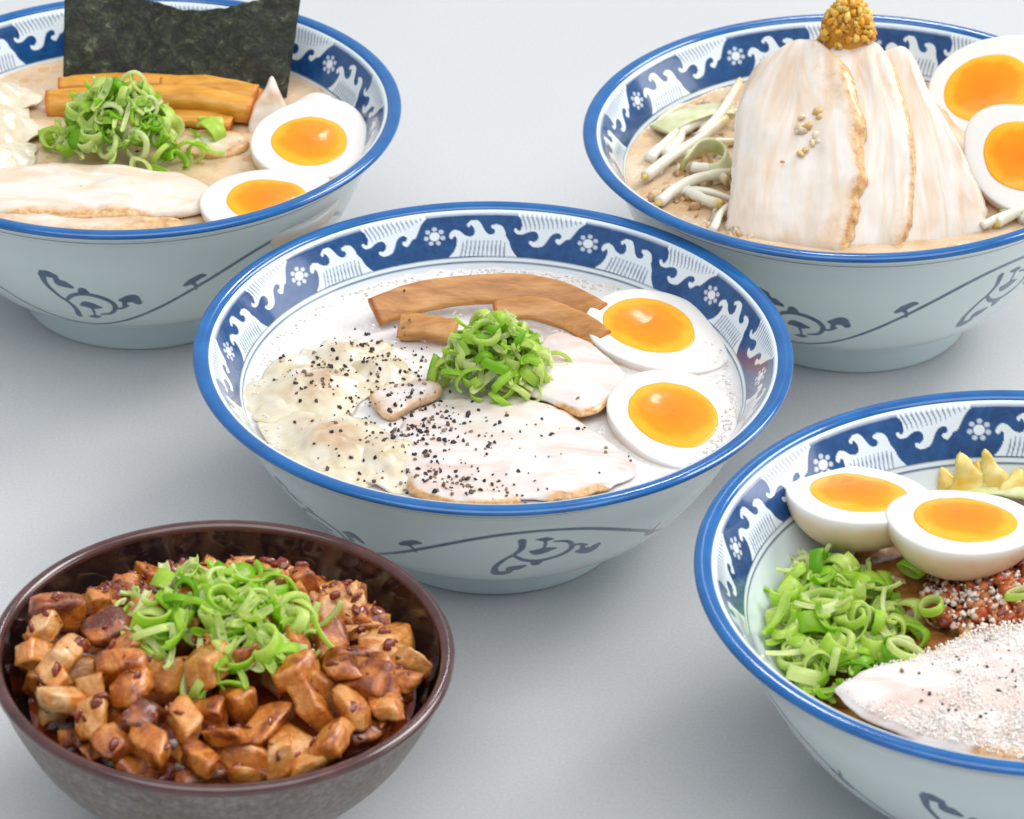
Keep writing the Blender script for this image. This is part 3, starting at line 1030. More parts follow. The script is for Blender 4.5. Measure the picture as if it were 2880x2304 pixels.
pork('T', [(12, 2), (16, 14), (28, 17), (40, 13), (44, 2), (36, -6), (22, -6)],
     63.6, 3.0, 'tan pork slice half sunk between scallions and upper egg of the nori bowl', 29, rw=.95, rind_fn=lambda a: .75)

# ------------------------------------------------------------------ tall pork slices


def leaf_slab(ctrl, thick, seed, rind_right, rind_left=.2, nu=44, nv=64):
    C4 = np.array(ctrl, float)                     # (columns left->right, rows bottom->top, 3)
    cols = np.stack([catmull(c, nv) for c in C4])   # (4,nv,3)
    G = np.stack([catmull(cols[:, j], nu) for j in range(nv)], 1)   # (nu,nv,3)
    lim = 1 - .16 * np.abs(2 * np.linspace(0, 1, nu) - 1) ** 3.5    # rounded top corners
    for i_ in range(nu):
        tt_ = np.linspace(0, 1, nv) * lim[i_]
        G[i_] = np.stack([np.interp(tt_, np.linspace(0, 1, nv), G[i_, :, k_]) for k_ in range(3)], 1)
    du = np.gradient(G, axis=0)
    dv = np.gradient(G, axis=1)
    Nn = np.cross(du, dv)
    Nn /= np.linalg.norm(Nn, axis=2)[..., None]
    Pn = G.reshape(-1, 3)
    uu_, vv_ = np.meshgrid(np.linspace(0, 1, nu), np.linspace(0, 1, nv), indexing='ij')
    wv = (.5 * fbm(np.stack([uu_ * 5, vv_ * 1.3, uu_ * 0 + seed], -1).reshape(-1, 3), seed + 2, 2) + 1.0 * fbm(Pn / 20, seed, 2) + .10 * fbm(Pn / 3.0, seed + 4, 2)).reshape(nu, nv)
    ed = fbm(np.stack([np.linspace(0, 1, nv) * 14, np.full(nv, seed), np.zeros(nv)], 1), seed + 7, 4)
    ed2 = fbm(np.stack([np.linspace(0, 1, nv) * 11, np.full(nv, seed + 3.3), np.zeros(nv)], 1), seed + 8, 4)
    uu = np.linspace(0, 1, nu)
    G += ((uu ** 6)[:, None] * ed[None] * 1.3 - ((1 - uu) ** 6)[:, None] * ed2[None] * 1.3)[..., None] * (du / np.linalg.norm(du, axis=2)[..., None])
    u = np.linspace(0, 1, nu)[:, None]
    v = np.linspace(0, 1, nv)[None]
    edge = np.minimum(np.minimum(u, 1 - u) * 9, np.minimum(v, 1 - v) * 14).clip(0, 1)
    prof = 1 - (1 - edge) ** 2.5
    front = G + Nn * (wv + thick / 2 * prof)[..., None]
    back = G + Nn * (wv * .5 - thick / 2 * prof)[..., None]
    gr = np.maximum(np.maximum(np.clip((u - .84) / .12, 0, 1), .42 * np.clip((u - .55) / .2, 0, 1) * (np.sin(v * 9 + 1) * .5 + .5)) * rind_right + 0 * v, np.clip((.10 - u) / .10, 0, 1) * rind_left + 0 * v)
    gr = np.maximum(gr, np.clip((v - .95) / .05, 0, 1) * .6 + 0 * u)
    lx = (u * 55 + 0 * v + 2 * np.sin(v * 5)).ravel()
    ly = (v * 75 + 0 * u).ravel()
    V = np.vstack([front.reshape(-1, 3), back.reshape(-1, 3)])
    F = grid_faces(nu, nv) + [f[::-1] for f in grid_faces(nu, nv, off=nu * nv)]
    n = nu * nv
    for i in range(nu - 1):
        for j in (0, nv - 1):
            a, c = i * nv + j, (i + 1) * nv + j
            F.append((a, a + n, c + n, c) if j == 0 else (a, c, c + n, a + n))
    for j in range(nv - 1):
        for i in (0, nu - 1):
            a, c = i * nv + j, i * nv + j + 1
            F.append((a, c, c + n, a + n) if i == 0 else (a, a + n, c + n, c))
    return V, F, {'rind': np.r_[gr.ravel(), gr.ravel()], 'lx': np.r_[lx, lx], 'ly': np.r_[ly, ly]}


def tall_slice(ctrl, thick, seed, label, rr, rl=.2):
    c = np.array(ctrl, float)
    mid = c.reshape(-1, 3).mean(0)
    V, F, g = leaf_slab(c, thick, seed, rr, rl)
    Vw = warp('U', V)
    mw = warp('U', mid)
    o = obj('pork_slice', mesh('pork_slice', Vw - mw, F, M['pork'], attrs=g))
    o.location = base('U') + Vector(mw) * MM
    return tag(o, label, 'pork slice', GP)


S1 = [[(-51, -47, 59), (-50.3, -39.2, 68.7), (-48.3, -27.3, 80.0), (-45.9, -9.4, 92.8), (-38.3, 10.2, 103.8), (-25.4, 18.0, 111.9)],
      [(-36, -53.5, 59), (-35.8, -43.6, 70.8), (-34.6, -31.8, 82.2), (-32.4, -14.8, 95.2), (-27.2, 5.1, 106.1), (-20.5, 18.0, 112.5)],
      [(-20, -59, 59), (-16.5, -47.5, 72.5), (-14.6, -36.0, 83.9), (-15.0, -19.3, 97.1), (-16.5, 1.6, 107.5), (-14.1, 17.0, 112.9)],
      [(-5.5, -63, 59), (-.5, -49.1, 73.0), (2.0, -37.6, 84.4), (2.2, -21.0, 97.9), (-1.1, -3.4, 107.5), (-8.6, 16.6, 113.6)]]
S2 = [[(-17, -58.0, 57.5), (-16.4, -46.9, 70.6), (-15.8, -35.1, 81.9), (-14.8, -18.1, 95.0), (-14.9, 3.2, 105.2), (-13, 17, 110.5)],
      [(-1, -60.5, 58), (1.0, -47.5, 71.7), (1.7, -35.8, 83.0), (2.0, -19.1, 96.2), (0.0, 1.7, 106.6), (-1, 18, 112)],
      [(7, -61, 58), (11.8, -47.6, 72.0), (12.5, -35.9, 83.3), (12.2, -19.2, 96.5), (8.3, 1.3, 107.1), (8, 18, 111.5)],
      [(13.8, -60.5, 58), (19.9, -47.3, 71.6), (21.9, -38.0, 80.4), (20.5, -21.7, 94.0), (17.0, -2.3, 105.1), (14.5, 17.5, 111)]]
S3 = [[(3.3, -58, 56.5), (5.2, -47.0, 69.3), (5.9, -35.2, 80.6), (4.3, -18.0, 93.6), (3.1, 3.5, 103.7), (5, 17, 108)],
      [(20.9, -58, 57), (22.9, -45.4, 70.0), (22.2, -33.6, 81.3), (20.7, -16.4, 94.4), (17.9, 4.7, 104.7), (17.5, 17, 109)],
      [(36.0, -55, 57), (36.6, -44.7, 68.4), (34.5, -34.7, 78.4), (30.1, -18.9, 91.7), (24.4, -0.5, 102.2), (21, 17, 108.3)],
      [(47.5, -52, 57), (49.5, -41.7, 66.4), (43.8, -30.3, 78.8), (35.4, -16.8, 91.1), (27.2, 0.6, 101.5), (24.5, 17.3, 107.0)]]
tall_slice(S1, 4.5, 31, 'left wide slice of the tall pork fan, overlapping the others', .9, .35)
tall_slice(S2, 4.0, 32, 'middle slice of the tall pork fan with a browned right edge', .95)
tall_slice(S3, 4.0, 33, 'right slice of the tall pork fan, next to the leaning egg halves', .30)

# vegetable mound that props the slices up
nt, nr = 60, 26
th = np.linspace(0, 2 * np.pi, nt, endpoint=False)
rr = np.linspace(.01, 1, nr)
Rr, T = np.meshgrid(rr, th)
P = np.stack([4 + 56 * Rr * np.cos(T), 14 + 58 * Rr * np.sin(T), 50 + 55 * (1 - Rr ** 1.6)], -1).reshape(-1, 3)
P[:, 2] += 2.5 * fbm(P / 7, 41, 3)
back = np.clip((-P[:, 1] + 8) / 30, 0, 1)
P[:, 2] -= 16 * back
o = obj('bean_sprout_mound', mesh('bean_sprout_mound', warp('U', P), grid_faces(nt, nr, True), M['wonton'], attrs={'fill': np.full(len(P), .35)}))
o.location = base('U')
tag(o, 'mound of boiled vegetables under the tall pork slices', 'vegetables', kind='stuff')

# ------------------------------------------------------------------ crumbs: many small lumps joined (stuff)
ICO = None


def ico():
    global ICO
    if ICO is None:
        t = (1 + 5 ** .5) / 2
        v = np.array([(-1, t, 0), (1, t, 0), (-1, -t, 0), (1, -t, 0), (0, -1, t), (0, 1, t), (0, -1, -t), (0, 1, -t), (t, 0, -1), (t, 0, 1), (-t, 0, -1), (-t, 0, 1)])
        v = v / np.linalg.norm(v[0])
        f = [(0, 11, 5), (0, 5, 1), (0, 1, 7), (0, 7, 10), (0, 10, 11), (1, 5, 9), (5, 11, 4), (11, 10, 2), (10, 7, 6), (7, 1, 8), (3, 9, 4), (3, 4, 2), (3, 2, 6), (3, 6, 8), (3, 8, 9), (4, 9, 5), (2, 4, 11), (6, 2, 10), (8, 6, 7), (9, 8, 1)]
        # one subdivision
        V = list(map(tuple, v))
        cache = {}

        def midp(a, b):
            k = (min(a, b), max(a, b))
            if k not in cache:
                p = (np.array(V[a]) + np.array(V[b]))
                V.append(tuple(p / np.linalg.norm(p)))
                cache[k] = len(V) - 1
            return cache[k]
        F = []
        for a, b, c in f:
            ab, bc, ca = midp(a, b), midp(b, c), midp(c, a)
            F += [(a, ab, ca), (b, bc, ab), (c, ca, bc), (ab, bc, ca)]
        ICO = (v, f, np.array(V), F)
    return ICO


def lumps(name, pts, sizes, cols, mat, low=False, seed=0, smooth=True, squash=.75, jit=.28):
    v12, f12, v42, f42 = ico()
    bv, bf = (v12, f12) if low else (v42, f42)
    bf = np.array(bf)
    Vs, Fs, Cs = [], [], []
    rng = np.random.default_rng(seed)
    for k, (p, s, c) in enumerate(zip(pts, sizes, cols)):
        q = Euler(rng.uniform(0, 6.28, 3)).to_matrix()
        sc = s * rng.uniform(.7, 1.25, 3) * (1, 1, squash)
        vv = bv * sc * (1 + jit * rng.uniform(-1, 1, (len(bv), 1)))
        vv = vv @ np.array(q).T
        Vs.append(vv + p)
        Fs.append(bf + k * len(bv))
        Cs.append(np.tile(c, (len(bv), 1)))
    return mesh(name, np.vstack(Vs), np.vstack(Fs), mat, smooth=smooth, col=np.vstack(Cs))


def pick(pal, n, rng):
    pal = np.array(pal)
    return pal[rng.integers(0, len(pal), n)] * rng.uniform(.8, 1.15, (n, 1))


rng = np.random.default_rng(5)
n = 260
a_, r_ = rng.uniform(0, 6.28, n), rng.uniform(0, 1, n) ** .5
gx, gy = 10.5 * r_ * np.cos(a_), 8.0 * r_ * np.sin(a_)
gz = 109 + 20 * np.sqrt(np.maximum(0, 1 - r_ ** 2.6)) * rng.uniform(.86, 1, n)
pts = np.stack([gx - 1, gy + 18, gz], 1)
k_ = 14
gp = np.stack([rng.normal(-17, 4.5, k_), rng.normal(-27, 5, k_), np.zeros(k_)], 1)
gp[:, 2] = np.interp(gp[:, 1], [-47.5, -36, -19.3, 1.6], [72.5, 83.9, 97.1, 107.5]) + 1.6
pts = np.vstack([pts, gp])
n = len(pts)
gc = pick([(.76, .36, .03), (.82, .46, .06), (.68, .28, .02), (.84, .54, .12)], n, rng)
gc[-14:] = pick([(.78, .60, .38), (.80, .66, .48), (.76, .48, .20)], 14, rng)
nt_, nr_ = 48, 18
T_, R_ = np.meshgrid(np.linspace(0, 2 * np.pi, nt_, endpoint=False), np.linspace(.01, 1, nr_), indexing='ij')
PG = np.stack([9.6 * R_ * np.cos(T_) - 1, 7.4 * R_ * np.sin(T_) + 18, 108 + 21 * np.sqrt(np.maximum(0, 1 - R_ ** 2.2))], -1).reshape(-1, 3)
PG += 1.1 * np.stack([fbm(PG / 3.2, 140 + k__, 3) for k__ in range(3)], 1)
garlic_core = mesh('paste', warp('U', PG), grid_faces(nt_, nr_, True), M['garlic'], col=np.tile((.66, .29, .025), (len(PG), 1)))
o = obj('minced_garlic', lumps('minced_garlic', warp('U', pts), rng.uniform(.8, 2.0, n),
                               gc, M['garlic'], seed=3, jit=.3))
o.location = base('U')
obj('paste', garlic_core, o)
tag(o, 'golden minced garlic heaped on top of the tall pork fan', 'minced garlic', kind='stuff')

# sprouts, cabbage and minced bits in the top right bowl
GS = 'bean sprouts around the tall pork'
rs = random.Random(77)
SPR = [([(-80.8, -8, 66), (-70, 6, 68), (-58, 20, 69), (-47, 33, 71)], 'long bean sprout pointing down to the left rim'),
       ([(-76, -27, 65), (-67, -17, 67), (-57, -11, 68), (-47, -8, 68)], 'bean sprout lying across the front left of the tall pork bowl'),
       ([(-58, 24, 67), (-50, 38, 69), (-45, 50, 71), (-40, 66, 71)], 'bean sprout reaching back beside the left pork slice'),
       ([(-66, -16, 65), (-60, -25, 66), (-53, -30, 66)], 'short bean sprout low at the front left beside the pork'),
       ([(-62, 0, 66), (-55, -4, 67), (-49, -13, 67)], 'thin bean sprout crossing under the cabbage ring'),
       ([(-66, 30, 66), (-56, 40, 67), (-47, 44, 67), (-38, 42, 69)], 'bean sprout curving along the back left of the broth'),
       ([(-72, 12, 65.5), (-66, 24, 66.5), (-64, 36, 66)], 'half sunk bean sprout near the left inner wall'),
       ([(60, -34, 67), (66, -26, 68), (71, -14, 68)], 'bean sprout right of the right pork slice under the egg'),
       ([(52, -46, 65), (60, -42, 67), (70, -38, 67)], 'bean sprout at the front right edge of the broth'),
       ([(62, -44, 64.5), (71, -34, 66), (76, -24, 66)], 'bean sprout touching the right inner wall')]
for k, (px_, py_, a_) in enumerate([(-72, 22, 60), (-66, 8, 35), (-54, 20, 20), (-58, -22, -20), (-50, 44, 50), (-50, -38, 60), (64, -38, 100), (70, -30, 60), (58, -44, 20)]):
    ca_, sa_ = math.cos(R(a_)), math.sin(R(a_))
    l_ = rs.uniform(10, 15)
    b_ = rs.uniform(-3, 3)
    SPR.append(([(px_ - l_ * ca_, py_ - l_ * sa_, 64.6), (px_ - b_ * sa_, py_ + b_ * ca_, 66.8), (px_ + l_ * ca_, py_ + l_ * sa_, 65.2)], 'thin pale bean sprout half sunk in the beige broth beside the tall pork'))
for k, (P, lab) in enumerate(SPR):
    P = [tuple(np.array(q_) * (min(1, 84 / math.hypot(q_[0], q_[1])), min(1, 84 / math.hypot(q_[0], q_[1])), 1)) for q_ in P]
    o = strip('U', 'bean_sprout', P, 4.8 if k < 11 else 3.4, 4.6 if k < 11 else 3.2, 0, 'sprout', lab, 'bean sprout', 50 + k, GS, n=20, m=10, square=2, taper=.45, rough=.05)
    if k in (0, 1, 3, 8):
        hd = lumps('seed_head', [np.array(P[0] if k != 3 else P[-1]) - np.array(P).mean(0)], [2.0], [(.80, .62, .18)], M['crumb'], seed=k)
        obj('seed_head', hd, o)
strip('U', 'cabbage_piece', [(-66, -1, 67), (-60, 8, 70), (-53, 9, 71), (-48, 2, 70), (-50, -6, 68), (-55, -8, 67)], 9, 1.6, 70, 'cabbage', 'curled pale green cabbage piece left of the tall pork', 'cabbage', 70, square=3)
strip('U', 'cabbage_piece', [(-74, 33, 65.5), (-64, 40, 68), (-54, 47, 68), (-44, 48, 68)], 15, 1.6, 12, 'cabbage', 'flat pale cabbage leaf at the back left of the tall pork bowl', 'cabbage', 71, square=3)
strip('U', 'cabbage_piece', [(58, -40, 66), (66, -30, 67), (74, -28, 66)], 11, 1.6, 15, 'cabbage', 'small cabbage piece by the front right rim of the tall pork bowl', 'cabbage', 72, square=3)
n = 120
a_ = rng.uniform(R(125), R(238), n)
r_ = rng.uniform(46, 82, n)
pts = np.stack([r_ * np.cos(a_), r_ * np.sin(a_), rng.uniform(61.6, 63.6, n)], 1)
o = obj('minced_meat', lumps('minced_meat', warp('U', pts), rng.uniform(1.0, 4.0, n) * rng.uniform(.6, 1, n), pick([(.60, .42, .24), (.66, .49, .31), (.54, .34, .17), (.72, .60, .45)], n, rng), M['crumb'], seed=8, squash=.45, jit=.45))
o.location = base('U')
tag(o, 'minced meat and fat bits floating left of the tall pork', 'minced meat', kind='stuff')

# ------------------------------------------------------------------ nori
nu, nv = 60, 50
u = np.linspace(0, 1, nu)[:, None]
v = np.linspace(0, 1, nv)[None]
bx = -36.5 + 92.5 * u
by = 55 - 9.5 * u + 3.0 * np.sin(u * math.pi * 2.1 + .6) - 4 * (1 - (lambda t_: t_ * t_ * (3 - 2 * t_))(np.clip((u - .03) / .11, 0, 1)))
top = 101.5 - 7.5 * np.sin(np.clip((u - .06) / .82, 0, 1) * math.pi) ** 1.1
X = bx + 3.0 * v + 5.0 * (u - .45) * v + 0 * v
Y = by + 19 * v + 2.0 * np.sin(u * 7) * v
Z = 63.5 + (top - 63.5) * v + 0 * u
G = np.stack([X, Y, Z], -1)
Nn = np.cross(np.gradient(G, axis=0), np.gradient(G, axis=1))
Nn /= np.linalg.norm(Nn, axis=2)[..., None]
q = G.reshape(-1, 3)
G = G + Nn * (.55 * fbm(q / 9, 61, 4).reshape(nu, nv))[..., None]
jag = (.5 * fbm(np.stack([u[:, 0] * 60, u[:, 0] * 0, u[:, 0] * 0], 1), 5))[:, None] * v ** 6
G[..., 2] += jag
V = np.vstack([G.reshape(-1, 3), (G + Nn * .45).reshape(-1, 3)])
n = nu * nv
F = grid_faces(nu, nv) + [f[::-1] for f in grid_faces(nu, nv, off=n)]
for i in range(nu - 1):
    for j in (0, nv - 1):
        a, c = i * nv + j, (i + 1) * nv + j
        F.append((a, a + n, c + n, c) if j == 0 else (a, c, c + n, a + n))
for j in range(nv - 1):
    for i in (0, nu - 1):
        a, c = i * nv + j, i * nv + j + 1
        F.append((a, c, c + n, a + n) if i == 0 else (a, a + n, c + n, c))
o = obj('nori_sheet', mesh('nori_sheet', V, F, M['nori']))
o.location = base('T')
tag(o, 'black green nori sheet standing upright at the back of the tan broth', 'nori')

# ------------------------------------------------------------------ wontons
def wonton(b, x, y, z, rx, ry, ang, hgt, label, seed, fill=.5):
    nt, nr = 90, 26
    th = np.linspace(0, 2 * np.pi, nt, endpoint=False)
    rr = np.linspace(.01, 1, nr)
    Rr, T = np.meshgrid(rr, th)
    edge = 1 + .24 * vnoise(np.stack([np.cos(T) * 1.6, np.sin(T) * 1.6, np.full_like(T, seed)], -1).reshape(-1, 3), seed).reshape(T.shape)
    X = rx * Rr * np.cos(T) * edge
    Y = ry * Rr * np.sin(T) * edge
    dome = hgt * np.exp(-(Rr / .55) ** 2.4)
    ruf = fbm(np.stack([X / 8, Y / 8, np.full_like(X, seed * 2.3)], -1).reshape(-1, 3), seed, 3).reshape(T.shape)
    fold = np.abs(fbm(np.stack([X / 12, Y / 16, np.full_like(X, seed * 1.7)], -1).reshape(-1, 3), seed + 9, 3).reshape(T.shape))
    Z = dome + 1.5 * ruf * Rr ** 1.2 + 1.3 * fold - 1.2 * Rr ** 3
    fl = fill * np.clip(1.5 - Rr / .45, 0, 1) * np.clip(.75 + .8 * ruf, 0, 1)
    V = np.stack([X, Y, Z], -1).reshape(-1, 3)
    c, s_ = math.cos(R(ang)), math.sin(R(ang))
    V = V @ np.array([[c, s_, 0], [-s_, c, 0], [0, 0, 1]])
    me = mesh('wonton', V, grid_faces(nt, nr, True), M['wonton'], attrs={'fill': fl.ravel()})
    o = obj('wonton', me)
    o.location = place(b, x, y, z)
    sm = o.modifiers.new('skin_thickness', 'SOLIDIFY')
    sm.thickness = .0009
    return tag(o, label, 'wonton', 'boiled wontons')


wonton('C', -64, -2, 55.5, 26, 22, 20, 4.5, 'peppered wonton at the left rim of the white broth', 1, .95)
wonton('C', -56, -38, 55.2, 27, 21, -35, 5, 'meat filled wonton at the front left of the white broth', 2, 1.0)
wonton('C', -54, 20, 55.0, 19, 14, 10, 4, 'flat wonton skin at the back left of the white broth', 3, .4)
wonton('C', -36, -44, 55.0, 15, 22, 30, 4, 'wonton skin fold touching the large peppered pork slice', 4, .4)
wonton('C', -40, 10, 55.2, 15, 12, -20, 4, 'small wonton fold beside the stubby bamboo piece', 5, .4)
wonton('T', -63, 38, 66.5, 18, 16, 0, 7, 'wonton at the back left of the tan broth', 6, .3)
wonton('T', -58, 12, 66.5, 21, 18, 40, 8, 'largest wonton left of the scallions in the nori bowl', 7, .15)
wonton('T', -56, -14, 65.8, 22, 14, 20, 5, 'wonton at the front left resting by the wide pork slice', 8, .2)

# ------------------------------------------------------------------ scallions


def ring_mesh(r, wall, hgt, shear, ell, tint, seed, gap=0):
    """a cut ring of leaf: thin walled tube, optionally open"""
    n = 22
    span = 2 * np.pi - gap
    th = np.linspace(0, span, n, endpoint=(gap > 0))
    wob = 1 + .10 * vnoise(np.stack([np.cos(th) * 1.2, np.sin(th) * 1.2, np.full(n, seed)], 1), seed)
    rows, tt = [], []
    for (rad, z, t) in ((r, -.5, 0), (r * 1.02, 0, 0), (r, .5, 0), (r - wall, .5, .3), (r - wall, 0, .35), (r - wall, -.5, .3), (r, -.5, 0)):
        x, y = rad * wob * np.cos(th), rad * wob * np.sin(th) * ell
        rows.append(np.stack([x, y, z * hgt + shear * x], 1))
        tt.append(t + tint)
    V = np.stack(rows, 1).reshape(-1, 3)
    return mesh('scallion_slice', V, grid_faces(n, 7, gap == 0), M['scallion'], attrs={'tint': np.tile(tt, n)})


def shred_mesh(L, w, curl, bend, tint, seed):
    """a lengthwise shred: narrow gutter-shaped strip that bends"""
    n, m = 14, 6
    t = np.linspace(-.5, .5, n)
    rows, tt = [], []
    tw = random.uniform(-1, 1)
    for k in range(n):
        ang = bend * t[k]
        rad = L / max(abs(bend), .05)
        c = np.array([rad * math.sin(ang), 0, rad * (1 - math.cos(ang)) * (1 if bend > 0 else -1)])
        ww = w * (1 - .22 * abs(2 * t[k]) ** 5)
        for side in (0, 1):
            for j in range(m):
                a = (j / (m - 1) - .5) * (1 if side == 0 else -1)
                y = a * ww
                z = curl * (a * 2) ** 2 * w * .5 + (.35 if side else 0)
                tq = tw * t[k]
                rows.append(c + (math.sin(ang) * -z, y * math.cos(tq) - z * math.sin(tq), y * math.sin(tq) + z * math.cos(tq)))
                tt.append(tint + (.28 if side else 0) + .12 * t[k])
    return mesh('scallion_slice', rows, grid_faces(n, 2 * m) + [(k * 2 * m + 2 * m - 1, (k + 1) * 2 * m + 2 * m - 1, (k + 1) * 2 * m, k * 2 * m) for k in range(n - 1)],
                M['scallion'], attrs={'tint': tt})


random.seed(11)
RINGS = [ring_mesh(random.uniform(3.2, 4.8), random.uniform(.45, .75), random.uniform(1.6, 3.4), random.uniform(-.5, .5), random.uniform(.6, 1), random.uniform(.02, .22), k) for k in range(8)]
RINGS += [ring_mesh(random.uniform(4.2, 5.2), random.uniform(1.0, 1.5), random.uniform(1.6, 2.6), random.uniform(-.3, .3), random.uniform(.65, .95), random.uniform(.30, .50), 20 + k) for k in range(4)]
OPEN = [ring_mesh(random.uniform(3.6, 5.4), random.uniform(.6, .9), random.uniform(2.4, 5), random.uniform(-.5, .5), random.uniform(.6, 1), random.uniform(0, .25), 40 + k, gap=random.uniform(1.6, 3.4)) for k in range(7)]
SHRED = [shred_mesh(random.uniform(8, 15), random.uniform(1.2, 2.7), random.uniform(.5, 1.0), random.uniform(.6, 2.2), random.uniform(0, .22), 60 + k) for k in range(10)]
SHRED += [shred_mesh(random.uniform(8, 13), random.uniform(1.8, 3.0), random.uniform(.5, .8), random.uniform(.5, 1.5), random.uniform(.4, .6), 80 + k) for k in range(2)]


def heap(b, cx, cy, z0, rx, ry, H, count, label, seed, mix=(.42, .25, .33), sc=1.0, power=.75, extra=()):
    rnd = random.Random(seed)
    root = empty('scallion_heap', place(b, cx, cy, z0), label, 'scallions', 'heaps of chopped green scallions')
    root.matrix_world = Matrix.Translation(place(b, cx, cy, z0))
    todo = []
    for k in range(count):
        lay = (k + .5) / count
        shell = .55 + .45 * min(1, lay * 1.25)
        a = rnd.uniform(0, 2 * math.pi)
        r = math.sqrt(rnd.random()) * (1.0 if k > count * .15 else .8)
        x, y = rx * r * math.cos(a), ry * r * math.sin(a)
        z = H * max(0, 1 - r ** 2) ** power * shell + 1.2
        todo.append((x, y, z, a, r))
    for x, y in extra:
        todo.append((x - cx, y - cy, rnd.uniform(.8, 2.0), rnd.uniform(0, 6.28), 1.0))
    wall = dict(B=lambda h: np.interp(h, [22, 33, 42, 51, 58, 65, 81], [20, 58, 69, 77, 82, 86, 94])).get(b)
    for (x, y, z, a, r) in todo:
        if wall is not None:
            rr_ = math.hypot(cx + x, cy + y)
            lim = float(wall(z0 + z)) - 4.5
            if rr_ > lim:
                x, y = (cx + x) * lim / rr_ - cx, (cy + y) * lim / rr_ - cy
        q = rnd.random()
        if q < mix[0]:
            me, flat = rnd.choice(RINGS), 1.0
        elif q < mix[0] + mix[1]:
            me, flat = rnd.choice(OPEN), .9
        else:
            me, flat = rnd.choice(SHRED), .45
        o = obj('scallion_slice', me, root)
        s = sc * rnd.uniform(.85, 1.15)
        # lie along the dome, with plenty of disorder
        slope = math.atan2(H * 2 * r, (rx + ry) / 2) * .8
        tip = Matrix.Rotation(slope, 4, Vector((-math.sin(a), math.cos(a), 0)))
        dis = Euler((rnd.gauss(0, flat * .75), rnd.gauss(0, flat * .75), 0)).to_matrix().to_4x4()
        o.matrix_local = Matrix.Translation(Vector((x, y, z)) * MM) @ tip @ dis @ Matrix.Rotation(rnd.uniform(0, 6.28), 4, 'Z') @ Matrix.Scale(s, 4)
    return root


heap('C', 0, 4, 56.5, 19, 14.5, 22, 140, 'scallion heap in the centre of the white broth', 1, sc=1.12, mix=(.48, .22, .30), extra=[(21, 2), (22, 10), (-21, 6), (4, -12), (-8, -10)])
heap('T', -6, -2, 66.5, 22, 19, 25, 140, 'scallion heap in front of the bamboo sticks and nori', 2, mix=(.36, .26, .38), sc=1.15,
     extra=[(26, 10), (29, 8), (25, 3), (22, -10), (26, -12), (29, -10), (18, -16), (-31, 3), (-36, 5), (-28, -2), (-33, -1), (30, 12), (5, -25), (12, -24)])
heap('B', -65, 14, 43, 31, 37, 18, 190, 'large loose scallion heap at the left of the bottom right bowl', 3, mix=(.45, .20, .35), sc=1.35, power=.6)
heap('D', -3, 7, 62, 31, 29, 15, 130, 'scallion heap on the diced pork of the dark bowl', 4, mix=(.18, .27, .55), sc=1.35, power=.7, extra=[(30, 12), (31, 4), (-6, -20), (2, -24), (-26, 3)])
# loose rings at the edge of the bottom right heap
RL = [(-29, 13, 58, 'green ring of scallion lying on the sauce right of the bottom right heap', 5), (-40, -11, 58.5, 'pale scallion ring by the corner of the crumbed pork', 9), (-33, 34, 58, 'bright green scallion piece below the right egg half', 2), (0, 16, 61, 'pale green scallion bit among the spicy crumbs', 3)]
for x, y, z, lab, k in RL:
    o = obj('scallion_ring', RINGS[k])
    o.matrix_world = Matrix.Translation(place('B', x, y, z)) @ Euler((R(18 if k != 2 else 60), R(-8), k)).to_matrix().to_4x4() @ Matrix.Scale(1.25, 4)
    tag(o, lab, 'scallion', 'loose scallion rings in the bottom right bowl')

# ------------------------------------------------------------------ bottom right bowl
nt, nr = 120, 40
th = np.linspace(0, 2 * np.pi, nt, endpoint=False)
rr = np.linspace(.01, 1, nr)
Rr, T = np.meshgrid(rr, th)
X, Y = 77 * Rr * np.cos(T), 77 * Rr * np.sin(T)
P = np.stack([X, Y, np.zeros_like(X)], -1).reshape(-1, 3)
P[:, 2] = 45 - 4 * Rr.ravel() ** 2 + 2.2 * fbm(P / 9, 71, 3) + np.clip((P[:, 0] + 40) / 60, 0, 1) * 5
P[:, 2] += 9.5 * np.exp(-((P[:, 0] + 34) ** 2 + (P[:, 1] - 46) ** 2) / 24 ** 2)
o = obj('sauce', mesh('sauce', warp('B', P), grid_faces(nt, nr, True), M['sauce']))
o.location = base('B')
tag(o, 'brown sauce at the bottom of the bottom right bowl', 'sauce')
rng = np.random.default_rng(9)
root = empty('noodles', base('B'), 'thick noodles under the toppings of the bottom right bowl', 'noodles')
for k in range(26):
    a = rng.uniform(0, 6.28)
    c = np.array([rng.uniform(-30, 40), rng.uniform(-40, 50)])
    t = np.linspace(-1, 1, 7)
    d = np.array([math.cos(a), math.sin(a)])
    e = np.array([-d[1], d[0]])
    P = np.array([[*(c + d * 26 * s + e * 9 * math.sin(2 * s + k)), 48 + 2.5 * math.sin(3 * s + k)] for s in t])
    rad = np.hypot(P[:, 0], P[:, 1])
    P[:, :2] *= np.minimum(1, 70 / np.maximum(rad, 1e-3))[:, None]
    obj('noodle', ribbon_mesh('noodle', warp('B', P), 3.6, 3.2, 0, M['noodle'], k, n=26, m=8, square=2.6, rough=.03), root)
PB = [(-63, -32), (-54, -23), (-40, -15), (-24, -6), (-6, 2), (16, 8), (34, 0), (42, -20), (34, -44), (12, -62), (-10, -66), (-34, -58), (-52, -46)]
pork('B', PB, 56.5, 4.5, 'crumb covered pork slice at the front of the bottom right bowl', 35, bulge=2.0, rind_fn=arc((240, 300, .9)))
n = 2600
PBc = catmull(PB, 80, True)
cand = rng.uniform((-66, -68), (44, 10), (n * 8, 2))
ok = poly_mask(PBc * .985 + PBc.mean(0) * .015, cand[:, 0], cand[:, 1])
cand = cand[ok][:9000]
n = len(cand)
